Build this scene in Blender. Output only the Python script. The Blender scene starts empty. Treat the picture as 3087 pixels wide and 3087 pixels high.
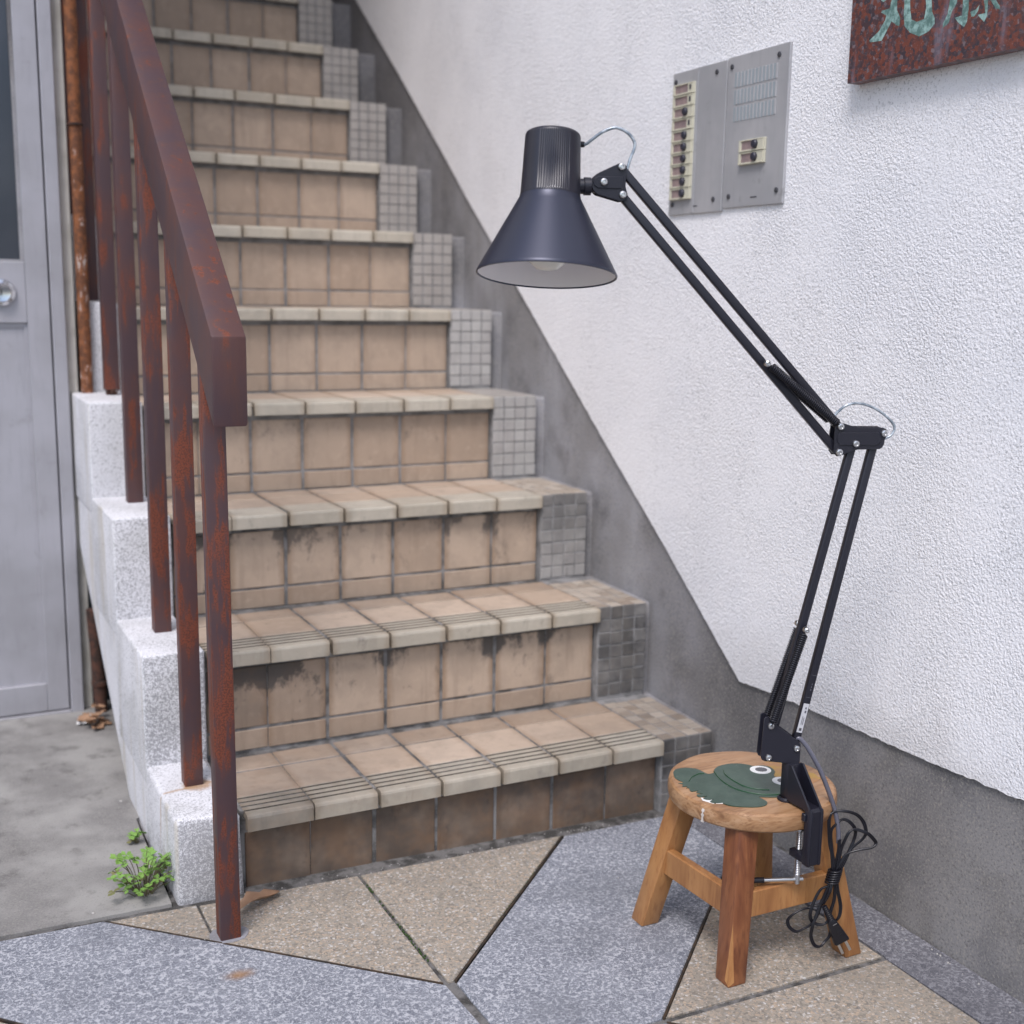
import bpy, bmesh, math, random
from mathutils import Vector, Matrix, geometry
from mathutils import noise as mnoise
random.seed(7)
PI = math.pi
S = bpy.context.scene
COL = S.collection

# ---------------------------------------------------------------- camera
cam_d = bpy.data.cameras.new('camera')
cam = bpy.data.objects.new('camera', cam_d)
COL.objects.link(cam)
R_ = Vector((0.8920, -0.4517, 0.0170)); U_ = Vector((0.0660, 0.1673, 0.9837)); W_ = Vector((0.4472, 0.8763, -0.1791))
CP = Vector((-0.39425, -1.57317, 0.72279))
m = Matrix.Identity(4)
for i, v in enumerate((R_, U_, -W_)):
    v = v.normalized()
    for r in range(3):
        m[r][i] = v[r]
m.translation = CP
cam.matrix_world = m
cam_d.sensor_fit = 'HORIZONTAL'
cam_d.sensor_width = 13.0
cam_d.lens = 13.0 * 3675.1 / 3087.0
cam_d.clip_start = 0.02
cam_d.clip_end = 2000
cam_d.dof.use_dof = True
cam_d.dof.focus_distance = 1.52
cam_d.dof.aperture_fstop = 1.5
S.camera = cam

# ---------------------------------------------------------------- sky, sun, exposure
SUN_EL, SUN_AZ = math.radians(56), math.radians(222)      # azimuth clockwise from +Y
w = bpy.data.worlds.new('World')
S.world = w
w.use_nodes = True
nt = w.node_tree
nt.nodes.clear()
sky = nt.nodes.new('ShaderNodeTexSky')
sky.sky_type = 'NISHITA'
sky.sun_disc = False
sky.sun_elevation = SUN_EL
sky.sun_rotation = SUN_AZ
sky.air_density = 1.0
sky.dust_density = 2.2
sky.ozone_density = 2.0
bg = nt.nodes.new('ShaderNodeBackground')
bg.inputs['Strength'].default_value = 0.13
wo = nt.nodes.new('ShaderNodeOutputWorld')
nt.links.new(sky.outputs[0], bg.inputs['Color'])
nt.links.new(bg.outputs[0], wo.inputs['Surface'])
sl = bpy.data.lights.new('sun', 'SUN')
sl.energy = 1.45
sl.angle = math.radians(20)
sl.color = (1.0, 0.96, 0.985)
sun = bpy.data.objects.new('sun', sl)
COL.objects.link(sun)
sd = Vector((math.sin(SUN_AZ) * math.cos(SUN_EL), math.cos(SUN_AZ) * math.cos(SUN_EL), math.sin(SUN_EL)))
sun.rotation_euler = sd.to_track_quat('Z', 'Y').to_euler()
sun.location = (0, 0, 6)
S.view_settings.view_transform = 'Standard'
S.view_settings.look = 'None'
S.view_settings.gamma = 1.0
S.view_settings.use_curve_mapping = False
S.view_settings.exposure = 0.64
S.render.engine = 'CYCLES'
S.cycles.max_bounces = 6
S.cycles.diffuse_bounces = 4
S.cycles.glossy_bounces = 3
S.cycles.transmission_bounces = 2

# ---------------------------------------------------------------- material helpers
class NT:
    def __init__(s, name):
        s.m = bpy.data.materials.new(name)
        s.m.use_nodes = True
        s.t = s.m.node_tree
        s.b = s.t.nodes['Principled BSDF']
        s.pos = s.n('ShaderNodeNewGeometry').outputs['Position']
        s._loc = None
    def n(s, k, **kw):
        x = s.t.nodes.new(k)
        for a, v in kw.items():
            setattr(x, a, v)
        return x
    def l(s, a, b):
        s.t.links.new(a, b)
    def put(s, sock, v):
        if hasattr(v, 'links') or hasattr(v, 'is_linked'):
            s.l(v, sock)
        elif isinstance(v, (tuple, list)) and len(v) == 3 and sock.type == 'RGBA':
            sock.default_value = (*v, 1)
        else:
            sock.default_value = v
    @property
    def loc(s):
        if s._loc is None:
            s._loc = s.n('ShaderNodeTexCoord').outputs['Object']
        return s._loc
    def mapv(s, v, scale=(1, 1, 1), loc=(0, 0, 0), rot=(0, 0, 0)):
        x = s.n('ShaderNodeMapping')
        s.l(v, x.inputs['Vector'])
        x.inputs['Scale'].default_value = scale
        x.inputs['Location'].default_value = loc
        x.inputs['Rotation'].default_value = rot
        return x.outputs[0]
    def noise(s, scale, detail=4, rough=.55, vec=None, dist=0, col=False):
        x = s.n('ShaderNodeTexNoise')
        s.l(vec if vec is not None else s.pos, x.inputs['Vector'])
        x.inputs['Scale'].default_value = scale
        x.inputs['Detail'].default_value = min(detail, 2 if scale > 150 else 3.5)
        x.inputs['Roughness'].default_value = rough
        x.inputs['Distortion'].default_value = dist
        return x.outputs['Color' if col else 'Fac']
    def vor(s, scale, feature='F1', out='Distance', vec=None, rnd=1.0):
        x = s.n('ShaderNodeTexVoronoi')
        x.feature = feature
        s.l(vec if vec is not None else s.pos, x.inputs['Vector'])
        x.inputs['Scale'].default_value = scale
        x.inputs['Randomness'].default_value = rnd
        return x.outputs[out]
    def ramp(s, f, *stops):
        x = s.n('ShaderNodeValToRGB')
        s.l(f, x.inputs['Fac'])
        e = x.color_ramp.elements
        while len(e) < len(stops):
            e.new(.5)
        for i, (p, c) in enumerate(stops):
            e[i].position = p
            if not isinstance(c, (tuple, list)):
                c = (c, c, c)
            e[i].color = (*c, 1)
        return x.outputs['Color']
    def step(s, f, a, b):
        x = s.n('ShaderNodeMapRange')
        x.interpolation_type = 'SMOOTHSTEP'
        s.put(x.inputs['Value'], f)
        x.inputs['From Min'].default_value = a
        x.inputs['From Max'].default_value = b
        return x.outputs[0]
    def mix(s, f, a, b, mode='MIX'):
        x = s.n('ShaderNodeMix', data_type='RGBA', blend_type=mode)
        s.put(x.inputs[0], f)
        s.put(x.inputs[6], a)
        s.put(x.inputs[7], b)
        return x.outputs[2]
    def math(s, op, a, b=0.0):
        x = s.n('ShaderNodeMath', operation=op)
        s.put(x.inputs[0], a)
        s.put(x.inputs[1], b)
        return x.outputs[0]
    def xyz(s, v):
        x = s.n('ShaderNodeSeparateXYZ')
        s.l(v, x.inputs[0])
        return x.outputs
    def attr(s, name):
        x = s.n('ShaderNodeAttribute', attribute_type='OBJECT', attribute_name=name)
        return x.outputs['Fac']
    def rnd(s):
        return s.n('ShaderNodeObjectInfo').outputs['Random']
    def bump(s, h, strength=.3, dist=.002, prev=None):
        x = s.n('ShaderNodeBump')
        x.inputs['Strength'].default_value = strength
        x.inputs['Distance'].default_value = dist
        s.l(h, x.inputs['Height'])
        if prev is not None:
            s.l(prev, x.inputs['Normal'])
        return x.outputs[0]
    def out(s, color=None, rough=None, normal=None, metal=None, spec=None, **kw):
        if color is not None: s.put(s.b.inputs['Base Color'], color)
        if rough is not None: s.put(s.b.inputs['Roughness'], rough)
        if normal is not None: s.l(normal, s.b.inputs['Normal'])
        if metal is not None: s.put(s.b.inputs['Metallic'], metal)
        if spec is not None: s.put(s.b.inputs['Specular IOR Level'], spec)
        for k, v in kw.items():
            s.put(s.b.inputs[k.replace('_', ' ')], v)
        return s.m

M = {}
# --- stucco
t = NT('stucco')
g1 = t.noise(250, 4, .62)
g2 = t.noise(620, 3, .6)
v1 = t.vor(290, 'F1', 'Distance')
hgt = t.math('ADD', t.math('ADD', t.step(g1, .30, .70), t.math('MULTIPLY', g2, .55)), t.math('MULTIPLY', v1, -.9))
amp_ = t.math('ADD', t.math('MULTIPLY', t.step(t.noise(6, 4, .6), .32, .68), .75), .35)
hgt = t.math('ADD', t.math('MULTIPLY', hgt, amp_), t.math('MULTIPLY', t.noise(28, 4, .6), .9))
big = t.noise(2.2, 4, .6)
pit = t.noise(300, 3, .65)
streak = t.noise(1.0, 5, .6, vec=t.mapv(t.pos, (9, 9, .8)))
patch = t.noise(5, 4, .6)
c = t.mix(t.step(big, .45, .75), (.885, .875, .88), (.82, .82, .84))
c = t.mix(t.math('MULTIPLY', t.step(streak, .54, .74), .16), c, (.66, .66, .67))
pm_ = t.math('MULTIPLY', t.step(pit, .46, .33), t.math('ADD', t.math('MULTIPLY', t.step(patch, .36, .64), .50), .28))
c = t.mix(pm_, c, (.45, .45, .45))
pp_ = t.xyz(t.pos)
far_ = t.step(t.math('ADD', pp_[1], t.math('MULTIPLY', t.math('SUBTRACT', t.noise(5, 5, .6), .5), 1.6)), .55, 1.5)
c = t.mix(t.math('MULTIPLY', far_, .16), c, (.50, .47, .48))
# splash grime above the dado edge and a few drip runs
low_ = t.step(t.math('ADD', pp_[2], t.math('MULTIPLY', t.math('SUBTRACT', t.noise(9, 5, .65), .5), .22)), .20, .10)
c = t.mix(t.math('MULTIPLY', low_, .30), c, (.45, .43, .41))
blot = t.noise(3.1, 5, .62)
c = t.mix(t.math('MULTIPLY', t.step(blot, .58, .70), .28), c, (.55, .56, .60))
M['stucco'] = t.out(c, .9, t.bump(hgt, .43, .0028), spec=.2)
# --- cement dado
t = NT('cement_render')
a = t.noise(3.2, 6, .62)
b = t.noise(11, 5, .6)
f = t.noise(300, 3, .7)
st = t.noise(1, 4, .6, vec=t.mapv(t.pos, (7, 7, 1.4)))
c = t.mix(t.step(a, .36, .66), (.245, .238, .240), (.375, .372, .395))
c = t.mix(t.math('MULTIPLY', t.step(b, .5, .72), .6), c, (.145, .14, .145))
c = t.mix(t.math('MULTIPLY', t.step(st, .52, .7), .45), c, (.40, .40, .42))
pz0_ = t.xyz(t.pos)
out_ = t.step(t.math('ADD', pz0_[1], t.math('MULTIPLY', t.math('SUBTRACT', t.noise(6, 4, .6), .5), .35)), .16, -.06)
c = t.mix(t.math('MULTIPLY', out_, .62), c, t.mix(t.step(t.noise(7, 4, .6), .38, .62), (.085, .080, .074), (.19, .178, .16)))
L2_ = t.noise(2.1, 5, .6)
c = t.mix(t.math('MULTIPLY', t.step(L2_, .50, .68), .48), c, (.125, .120, .120))
pz_ = t.xyz(t.pos)
up_ = t.step(t.math('ADD', pz_[2], t.math('MULTIPLY', t.math('SUBTRACT', t.noise(4, 4, .6), .5), 1.1)), .75, 1.30)
c = t.mix(t.math('MULTIPLY', up_, .66), c, (.095, .092, .098))
c = t.mix(t.math('MULTIPLY', t.step(f, .53, .66), .55), c, (.36, .335, .29))
c = t.mix(t.math('MULTIPLY', t.step(f, .45, .32), .55), c, (.095, .088, .080))
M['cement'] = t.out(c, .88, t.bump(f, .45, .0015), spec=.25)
# --- fillet cement (lighter)
t = NT('cement_fillet')
a = t.noise(9, 5, .6); f = t.noise(300, 3, .6)
c = t.mix(t.step(a, .35, .65), (.30, .30, .33), (.20, .20, .21))
c = t.mix(t.math('MULTIPLY', t.step(f, .5, .7), .3), c, (.40, .40, .42))
M['fillet'] = t.out(c, .9, t.bump(f, .4, .001), spec=.2)
# --- mortar
t = NT('mortar')
a = t.noise(30, 4, .6); f = t.noise(500, 2, .6)
c = t.mix(t.step(a, .35, .65), (.29, .285, .28), (.17, .168, .165))
c = t.mix(t.math('MULTIPLY', t.step(f, .5, .7), .5), c, (.33, .33, .34))
t2 = NT('joint_dirt')
q_ = t2.noise(40, 4, .6); q2 = t2.noise(500, 3, .6)
c2_ = t2.mix(t2.step(q_, .38, .62), (.060, .058, .055), (.17, .165, .16))
c2_ = t2.mix(t2.math('MULTIPLY', t2.step(q2, .56, .7), .4), c2_, (.26, .25, .24))
M['joint'] = t2.out(c2_, .95, t2.bump(q2, .6, .0015), spec=.15)
M['groove'] = NT('groove_dirt').out((.075, .066, .055), .9)
t3 = NT('mortar_dirty')
q_ = t3.noise(26, 4, .6); q2 = t3.noise(500, 3, .6)
c3_ = t3.mix(t3.step(q_, .36, .64), (.085, .083, .080), (.25, .245, .24))
c3_ = t3.mix(t3.math('MULTIPLY', t3.step(q2, .54, .7), .45), c3_, (.32, .31, .30))
M['mortar_dirty'] = t3.out(c3_, .95, t3.bump(q2, .6, .0015), spec=.15)
M['mortar'] = t.out(c, .95, t.bump(f, .6, .0015), spec=.15)

def tile_mat(name, c1, c2, grime=(.085, .078, .072), gloss=.42, riser=False, filmc=((.066, .052, .044), (.125, .075, .046))):
    t = NT(name)
    r = t.rnd()
    base = t.mix(r, c1, c2)
    m1 = t.noise(16, 5, .6)
    m2 = t.noise(60, 4, .6)
    base = t.mix(t.math('MULTIPLY', t.step(m1, .42, .7), .42), base, tuple(x * .62 for x in c1))
    base = t.mix(t.math('MULTIPLY', t.step(m2, .5, .75), .22), base, tuple(min(1, x * 1.25) for x in c1))
    sp = t.noise(700, 2, .5)
    base = t.mix(t.math('MULTIPLY', t.step(sp, .64, .72), .25), base, (.10, .08, .06))
    L = t.xyz(t.loc)
    rimx = t.step(t.math('ADD', t.math('ABSOLUTE', L[0]), t.math('MULTIPLY', t.noise(50, 3), .012)), .040, .054)
    dd0 = t.attr('dirt')
    base = t.mix(t.math('MULTIPLY', rimx, t.math('ADD', .34, t.math('MULTIPLY', t.math('MINIMUM', dd0, 1.0), .34))), base, tuple(x * y for x, y in zip(c2, (.66, .56, .46))))
    vs = t.noise(1, 4, .6, vec=t.mapv(t.pos, (55, 55, 7)))
    base = t.mix(t.math('MULTIPLY', t.step(vs, .52, .70), .28), base, tuple(x * .66 for x in c2))
    # soot blotches: own noise shape, heavier along the top edge and beside the vertical joints
    k = t.noise(34, 6, .66, vec=t.mapv(t.pos, (1, 1, .55)), dist=.4)
    k2 = t.noise(130, 4, .65)
    d = t.attr('dirt')
    if riser:
        top = t.step(L[2], -.015, .055)
        side = t.step(t.math('ABSOLUTE', L[0]), .024, .050)
        gate = t.step(t.noise(7, 3, .6), .36, .62)
        wgt = t.math('ADD', t.math('MULTIPLY', top, .13), t.math('MULTIPLY', t.math('MULTIPLY', side, top), .20))
        wgt = t.math('ADD', t.math('MULTIPLY', t.math('MULTIPLY', wgt, gate), 1.5), t.math('MULTIPLY', side, .03))
    else:
        wgt = t.step(t.math('ABSOLUTE', L[0]), .040, .051)
        wgt = t.math('MULTIPLY', wgt, .18)
    v = t.math('ADD', t.math('ADD', t.math('MULTIPLY', k, .75), t.math('MULTIPLY', k2, .25)), t.math('MULTIPLY', wgt, d))
    mask = t.math('MULTIPLY', t.step(v, .56, .74), t.math('MINIMUM', t.math('MULTIPLY', d, 1.1), .92))
    base = t.mix(mask, base, grime)
    # even brown film (worn wet dirt) per tile
    film = t.attr('film')
    fn = t.step(t.noise(14, 5, .6), .25, .62)
    base = t.mix(t.math('MULTIPLY', film, t.math('ADD', t.math('MULTIPLY', fn, .35), .6)), base, t.mix(t.step(t.noise(22, 4, .6), .4, .66), *filmc))
    h = t.noise(90, 3, .5)
    ro = t.math('ADD', t.math('MULTIPLY', mask, .4), gloss)
    return t.out(base, ro, t.bump(h, .12, .0012), spec=.4)
M['tile_riser'] = tile_mat('tile_riser', (.490, .385, .295), (.385, .292, .217), riser=True)
M['tile_tread'] = tile_mat('tile_tread', (.545, .440, .347), (.435, .332, .246), gloss=.5)
M['tile_nosing'] = tile_mat('tile_nosing', (.530, .485, .400), (.445, .395, .315), gloss=.38)
M['tile_mosaic_tread'] = tile_mat('tile_mosaic_tread', (.48, .42, .35), (.37, .305, .24), gloss=.55)
M['tile_mosaic'] = tile_mat('tile_mosaic', (.49, .475, .45), (.43, .41, .39), gloss=.5, grime=(.055, .053, .052), filmc=((.050, .049, .050), (.10, .092, .082)))

# --- terrazzo paving
def terrazzo(name, base, dark, vein, kind):
    t = NT(name)
    wv = t.noise(60, 3, .6, col=True)
    vec = t.mix(.006, t.pos, wv)
    v2 = t.n('ShaderNodeVectorMath', operation='ADD')
    sc = t.n('ShaderNodeVectorMath', operation='SCALE')
    t.l(wv, sc.inputs[0]); sc.inputs['Scale'].default_value = .010
    t.l(t.pos, v2.inputs[0]); t.l(sc.outputs[0], v2.inputs[1])
    p = v2.outputs[0]
    big = t.noise(5, 5, .6)
    if kind == 'blue':
        e1 = t.vor(92, 'DISTANCE_TO_EDGE', 'Distance', p)
        e2 = t.vor(210, 'DISTANCE_TO_EDGE', 'Distance', p)
        cc = t.vor(92, 'F1', 'Color', p)
        g = t.noise(205, 4, .65)
        cv = t.xyz(cc)[0]
        c = t.mix(cv, base, dark)
        c = t.mix(t.math('MULTIPLY', t.step(g, .535, .60), .85), c, vein)
        c = t.mix(t.math('MULTIPLY', t.step(e2, .07, .0), .5), c, vein)
        c = t.mix(t.math('MULTIPLY', t.step(e1, .045, .0), .7), c, vein)
        h = t.noise(205, 2, .65)
    else:
        cc = t.vor(330, 'F1', 'Color', p)
        e2 = t.vor(330, 'DISTANCE_TO_EDGE', 'Distance', p)
        x = t.xyz(cc)
        c = t.ramp(x[0], (0, dark), (.25, base), (.55, tuple(q * 1.12 for q in base)), (.8, (.46, .35, .25)), (.9, vein), (1, (.12, .11, .10)))
        c = t.mix(.22, c, base)
        c = t.mix(t.math('MULTIPLY', t.step(e2, .10, .0), .55), c, dark)
        h = t.noise(330, 2, .6)
    c = t.mix(t.math('MULTIPLY', t.step(big, .44, .70), .50), c, tuple(q * .60 for q in base))
    rs = t.n('ShaderNodeVectorMath', operation='DISTANCE')
    t.l(t.mapv(t.pos, (.55, 1, 0)), rs.inputs[0]); rs.inputs[1].default_value = (-.06 * .55, -.2033, 0)
    rn = t.math('ADD', rs.outputs['Value'], t.math('MULTIPLY', t.noise(70, 4, .6), .012))
    c = t.mix(t.math('MULTIPLY', t.step(rn, .021, .006), .8), c, (.27, .14, .05))
    return t.out(c, .75, t.bump(h, .35, .0012), spec=.3)
M['terr_blue'] = terrazzo('terrazzo_blue_grey', (.205, .218, .248), (.145, .156, .185), (.47, .48, .51), 'blue')
M['terr_beige'] = terrazzo('washed_gravel_beige', (.315, .280, .232), (.165, .148, .125), (.60, .585, .56), 'beige')
M['terr_dark'] = terrazzo('terrazzo_dark_grey', (.14, .14, .155), (.10, .10, .115), (.29, .29, .31), 'blue')
# --- apron concrete
t = NT('apron_concrete')
a = t.noise(6, 6, .65); b = t.noise(22, 5, .65); f = t.noise(420, 3, .65)
c = t.mix(t.step(a, .36, .64), (.20, .193, .185), (.32, .312, .295))
c = t.mix(t.math('MULTIPLY', t.step(b, .54, .7), .5), c, (.10, .095, .09))
c = t.mix(t.math('MULTIPLY', t.step(f, .5, .68), .5), c, (.32, .31, .28))
c = t.mix(t.math('MULTIPLY', t.step(f, .42, .3), .4), c, (.09, .085, .08))
M['apron'] = t.out(c, .88, t.bump(f, .35, .001), spec=.25)
t = NT('asphalt')
f = t.noise(260, 3, .6)
M['asphalt'] = t.out(t.mix(f, (.035, .035, .037), (.075, .075, .078)), .9, t.bump(f, .5, .003))
t = NT('brass_divider')
M['divider'] = t.out(t.mix(t.step(t.noise(60, 4), .4, .6), (.075, .05, .032), (.035, .03, .025)), .6, metal=.3)
# --- granite kerb
t = NT('kerb_granite')
sp = t.noise(640, 2, .6)
sp2 = t.noise(260, 3, .6)
b = t.noise(9, 5, .6)
d = t.attr('dirt')
c = t.mix(t.step(b, .4, .7), (.70, .70, .725), (.58, .58, .59))
nrm = t.n('ShaderNodeNewGeometry').outputs['Normal']
ny = t.xyz(nrm)[1]
fr = t.step(ny, -.35, -.85)                     # street-facing sawn faces hold the black specks
den = t.math('MULTIPLY', d, t.math('ADD', t.math('MULTIPLY', fr, .075), .010))
den = t.math('ADD', den, t.math('MULTIPLY', t.step(t.noise(12, 4, .6), .4, .75), t.math('MULTIPLY', d, .05)))
spk = t.math('ADD', t.math('ADD', t.math('MULTIPLY', sp, .6), t.math('MULTIPLY', sp2, .4)), den)
c = t.mix(t.math('MULTIPLY', t.step(spk, .53, .62), .66), c, (.15, .15, .157))
st = t.noise(1, 4, .6, vec=t.mapv(t.pos, (26, 26, 3)))
c = t.mix(t.math('MULTIPLY', t.math('MULTIPLY', t.step(st, .5, .7), t.step(t.xyz(nrm)[0], -.3, -.8)), .5), c, (.42, .37, .27))
# rust bleeding from a post foot over the lowest block and down its outer face
P_ = t.xyz(t.pos)
rn_ = t.math('MULTIPLY', t.math('SUBTRACT', t.noise(90, 4, .6), .5), .016)
dd_ = t.n('ShaderNodeVectorMath', operation='DISTANCE')
t.l(t.pos, dd_.inputs[0]); dd_.inputs[1].default_value = (-.036, .118, .0085)
ring = t.step(t.math('ADD', dd_.outputs['Value'], rn_), .027, .014)
run = t.math('MULTIPLY', t.step(t.math('ABSOLUTE', t.math('ADD', t.math('SUBTRACT', P_[1], t.math('SUBTRACT', .1055, t.math('MULTIPLY', P_[2], .17))), t.math('MULTIPLY', rn_, .25))), .0045, .0010), t.math('MULTIPLY', t.step(P_[2], -.10, -.02), t.step(P_[0], -.0895, -.0912)))
run2 = t.math('MULTIPLY', t.step(t.math('ABSOLUTE', t.math('ADD', t.math('SUBTRACT', P_[1], t.math('ADD', .122, t.math('MULTIPLY', P_[0], .18))), t.math('MULTIPLY', rn_, .4))), .005, .001), t.math('MULTIPLY', t.step(P_[2], .0070, .0082), t.step(P_[0], -.035, -.045)))
run2 = t.math('MULTIPLY', run2, t.step(P_[1], .16, .14))
c = t.mix(t.math('MINIMUM', t.math('ADD', t.math('MULTIPLY', ring, .75), t.math('ADD', t.math('MULTIPLY', run, .6), t.math('MULTIPLY', run2, .6))), .85), c, (.36, .20, .075))
M['granite'] = t.out(c, .8, t.bump(sp, .25, .0012), spec=.25)
# --- cream painted wall
t = NT('cream_paint')
b = t.noise(14, 5, .6); f = t.noise(220, 3, .6)
c = t.mix(t.step(b, .4, .72), (.63, .60, .54), (.47, .44, .38))
M['cream'] = t.out(c, .8, t.bump(f, .25, .001))
# --- rusty railing steel
t = NT('railing_steel')
v = t.mapv(t.pos, (60, 60, 9))
a = t.noise(1, 5, .65, vec=v); b = t.noise(9, 4, .6); f = t.noise(500, 3, .6)
patch = t.math('ADD', t.math('MULTIPLY', a, .65), t.math('MULTIPLY', b, .4))
c = t.mix(t.step(b, .38, .62), (.064, .036, .041), (.086, .037, .033))
c = t.mix(t.math('MULTIPLY', t.step(a, .45, .7), .6), c, (.10, .043, .030))
rust = t.attr('rust')
patch = t.math('ADD', patch, t.math('MULTIPLY', rust, .12))
c = t.mix(t.math('MULTIPLY', t.step(patch, .595, .655), .82), c, t.mix(t.step(f, .4, .6), (.205, .046, .018), (.100, .029, .016)))
c = t.mix(t.math('MULTIPLY', t.step(f, .66, .75), .25), c, (.03, .02, .03))
M['railing'] = t.out(c, t.math('ADD', t.math('MULTIPLY', t.step(patch, .6, .72), .25), .50), t.bump(f, .25, .0006), spec=.45)
# --- peeling pipe
t = NT('peeling_pipe')
v = t.mapv(t.pos, (90, 90, 30))
a = t.noise(1, 5, .65, vec=v); b = t.noise(70, 4, .7)
zz = t.xyz(t.pos)[2]
hi = t.step(zz, .55, 1.25)
pm = t.math('ADD', t.math('ADD', t.math('MULTIPLY', a, .7), t.math('MULTIPLY', b, .3)), t.math('MULTIPLY', hi, .12))
c = t.mix(t.step(pm, .36, .48), (.50, .42, .38), t.mix(t.step(b, .4, .6), (.24, .085, .030), (.12, .045, .02)))
M['peeling'] = t.out(c, .8, t.bump(b, .5, .002))
t = NT('rust')
b = t.noise(60, 5, .65)
M['rust'] = t.out(t.mix(t.step(b, .4, .65), (.085, .035, .022), (.030, .018, .014)), .9, t.bump(b, .5, .002))
# --- aluminium
def alu(name, c1, c2, metal=.55, rough=.5, sc=(1, 1, 1), spot=.3):
    t = NT(name)
    a = t.noise(7, 5, .6); v = t.noise(1, 4, .6, vec=t.mapv(t.pos, (120, 120, 12))); d = t.noise(25, 5, .65)
    c = t.mix(t.step(a, .35, .68), c1, c2)
    c = t.mix(t.math('MULTIPLY', t.step(v, .5, .7), .22), c, tuple(x * .7 for x in c1))
    c = t.mix(t.math('MULTIPLY', t.step(d, .6, .75), spot), c, (.12, .11, .10))
    return t.out(c, t.math('ADD', t.math('MULTIPLY', d, .2), rough - .1), metal=metal, spec=.4)
M['door_alu'] = alu('door_aluminium', (.42, .415, .445), (.36, .355, .375), .25, .55, spot=.15)
M['plate_alu'] = alu('intercom_aluminium', (.49, .485, .49), (.40, .40, .41), .25, .45, spot=.3)
M['gap'] = NT('dark_gap').out((.02, .022, .022), .9)
t = NT('wired_glass')
px = t.xyz(t.pos)
M['glass'] = t.out(t.mix(t.step(t.noise(4, 3), .3, .7), (.030, .036, .050), (.050, .056, .070)), .22, t.bump(t.noise(160, 2), .12, .001), spec=.6)
M['chrome'] = NT('chrome').out((.66, .66, .68), .2, metal=1.0)
M['zinc'] = NT('zinc_screw').out((.60, .60, .60), .28, metal=1.0)
M['dark_screw'] = NT('weathered_screw').out((.10, .10, .11), .5, metal=.6)
t = NT('slot_cream'); M['slot'] = t.out(t.mix(t.noise(60, 3), (.62, .60, .47), (.54, .51, .40)), .5)
t = NT('name_card'); M['card'] = t.out(t.mix(t.step(t.noise(70, 4, .6), .35, .65), (.34, .25, .235), (.25, .19, .19)), .35)
M['button'] = NT('button_black').out((.035, .035, .05), .35)
M['slot_hole'] = NT('grille_slot').out((.30, .34, .36), .8)
# --- red granite plaque
t = NT('red_granite')
cc = t.xyz(t.vor(210, 'F1', 'Color'))[0]
n1 = t.noise(120, 4, .7); n2 = t.noise(420, 3, .6)
c = t.ramp(cc, (0, (.19, .055, .035)), (.4, (.145, .045, .032)), (.62, (.085, .040, .040)), (.85, (.045, .035, .045)), (1, (.20, .15, .16)))
c = t.mix(t.math('MULTIPLY', t.step(n1, .52, .64), .75), c, (.05, .04, .05))
c = t.mix(t.math('MULTIPLY', t.step(n2, .60, .70), .4), c, (.30, .25, .27))
sm = t.noise(1, 4, .6, vec=t.mapv(t.pos, (40, 40, 6)))
c = t.mix(t.math('MULTIPLY', t.step(sm, .55, .72), .45), c, (.25, .21, .26))
M['red_granite'] = t.out(c, .42, spec=.5)
t = NT('carved_patina')
n1 = t.noise(90, 5, .65)
M['patina'] = t.out(t.mix(t.step(n1, .36, .66), (.10, .19, .17), (.33, .50, .46)), .7, t.bump(n1, .3, .002))
# --- wood
def wood(name, c1, c2, c3, vec_scale, rough=.42):
    t = NT(name)
    v = t.mapv(t.loc, vec_scale)
    n1 = t.noise(1, 6, .6, vec=v, dist=.8)
    n2 = t.noise(5, 5, .6, vec=v)
    b = t.noise(11, 3, .5)
    c = t.ramp(n1, (.30, c3), (.47, c1), (.62, c2), (.78, c1))
    c = t.mix(t.math('MULTIPLY', t.step(n2, .5, .68), .55), c, c3)
    c = t.mix(t.math('MULTIPLY', t.step(b, .45, .7), .35), c, tuple(x * .7 for x in c1))
    return t.out(c, rough, t.bump(n2, .08, .0006), spec=.4, Coat_Weight=.15, Coat_Roughness=.3)
M['wood_seat'] = wood('wood_seat', (.34, .185, .088), (.42, .255, .140), (.165, .075, .032), (7, 42, 70))
M['wood_leg'] = wood('wood_leg', (.37, .172, .062), (.43, .215, .082), (.235, .095, .033), (40, 40, 7))
M['wood_leg_dark'] = wood('wood_leg_dark', (.19, .066, .027), (.27, .105, .042), (.105, .034, .016), (40, 40, 7))
t = NT('frog_green')
n1 = t.noise(40, 4, .6); n2 = t.noise(260, 3, .6)
c = t.mix(t.step(n1, .35, .7), (.022, .052, .034), (.040, .076, .053))
c = t.mix(t.math('MULTIPLY', t.step(n2, .70, .76), .6), c, (.30, .32, .26))
M['frog'] = t.out(c, .30, t.bump(n1, .15, .002), spec=.5)
M['frog_line'] = NT('frog_line').out((.02, .075, .028), .35)
M['white_paint'] = NT('white_paint').out((.78, .78, .76), .4)
M['drip'] = NT('worn_white_paint').out((.52, .47, .42), .5)
M['grey_paint'] = NT('pupil_paint').out((.085, .085, .095), .35)
t = NT('yellow_stain'); M['ochre'] = t.out(t.mix(t.step(t.noise(40, 4), .4, .65), (.42, .25, .05), (.38, .19, .08)), .4)
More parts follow.
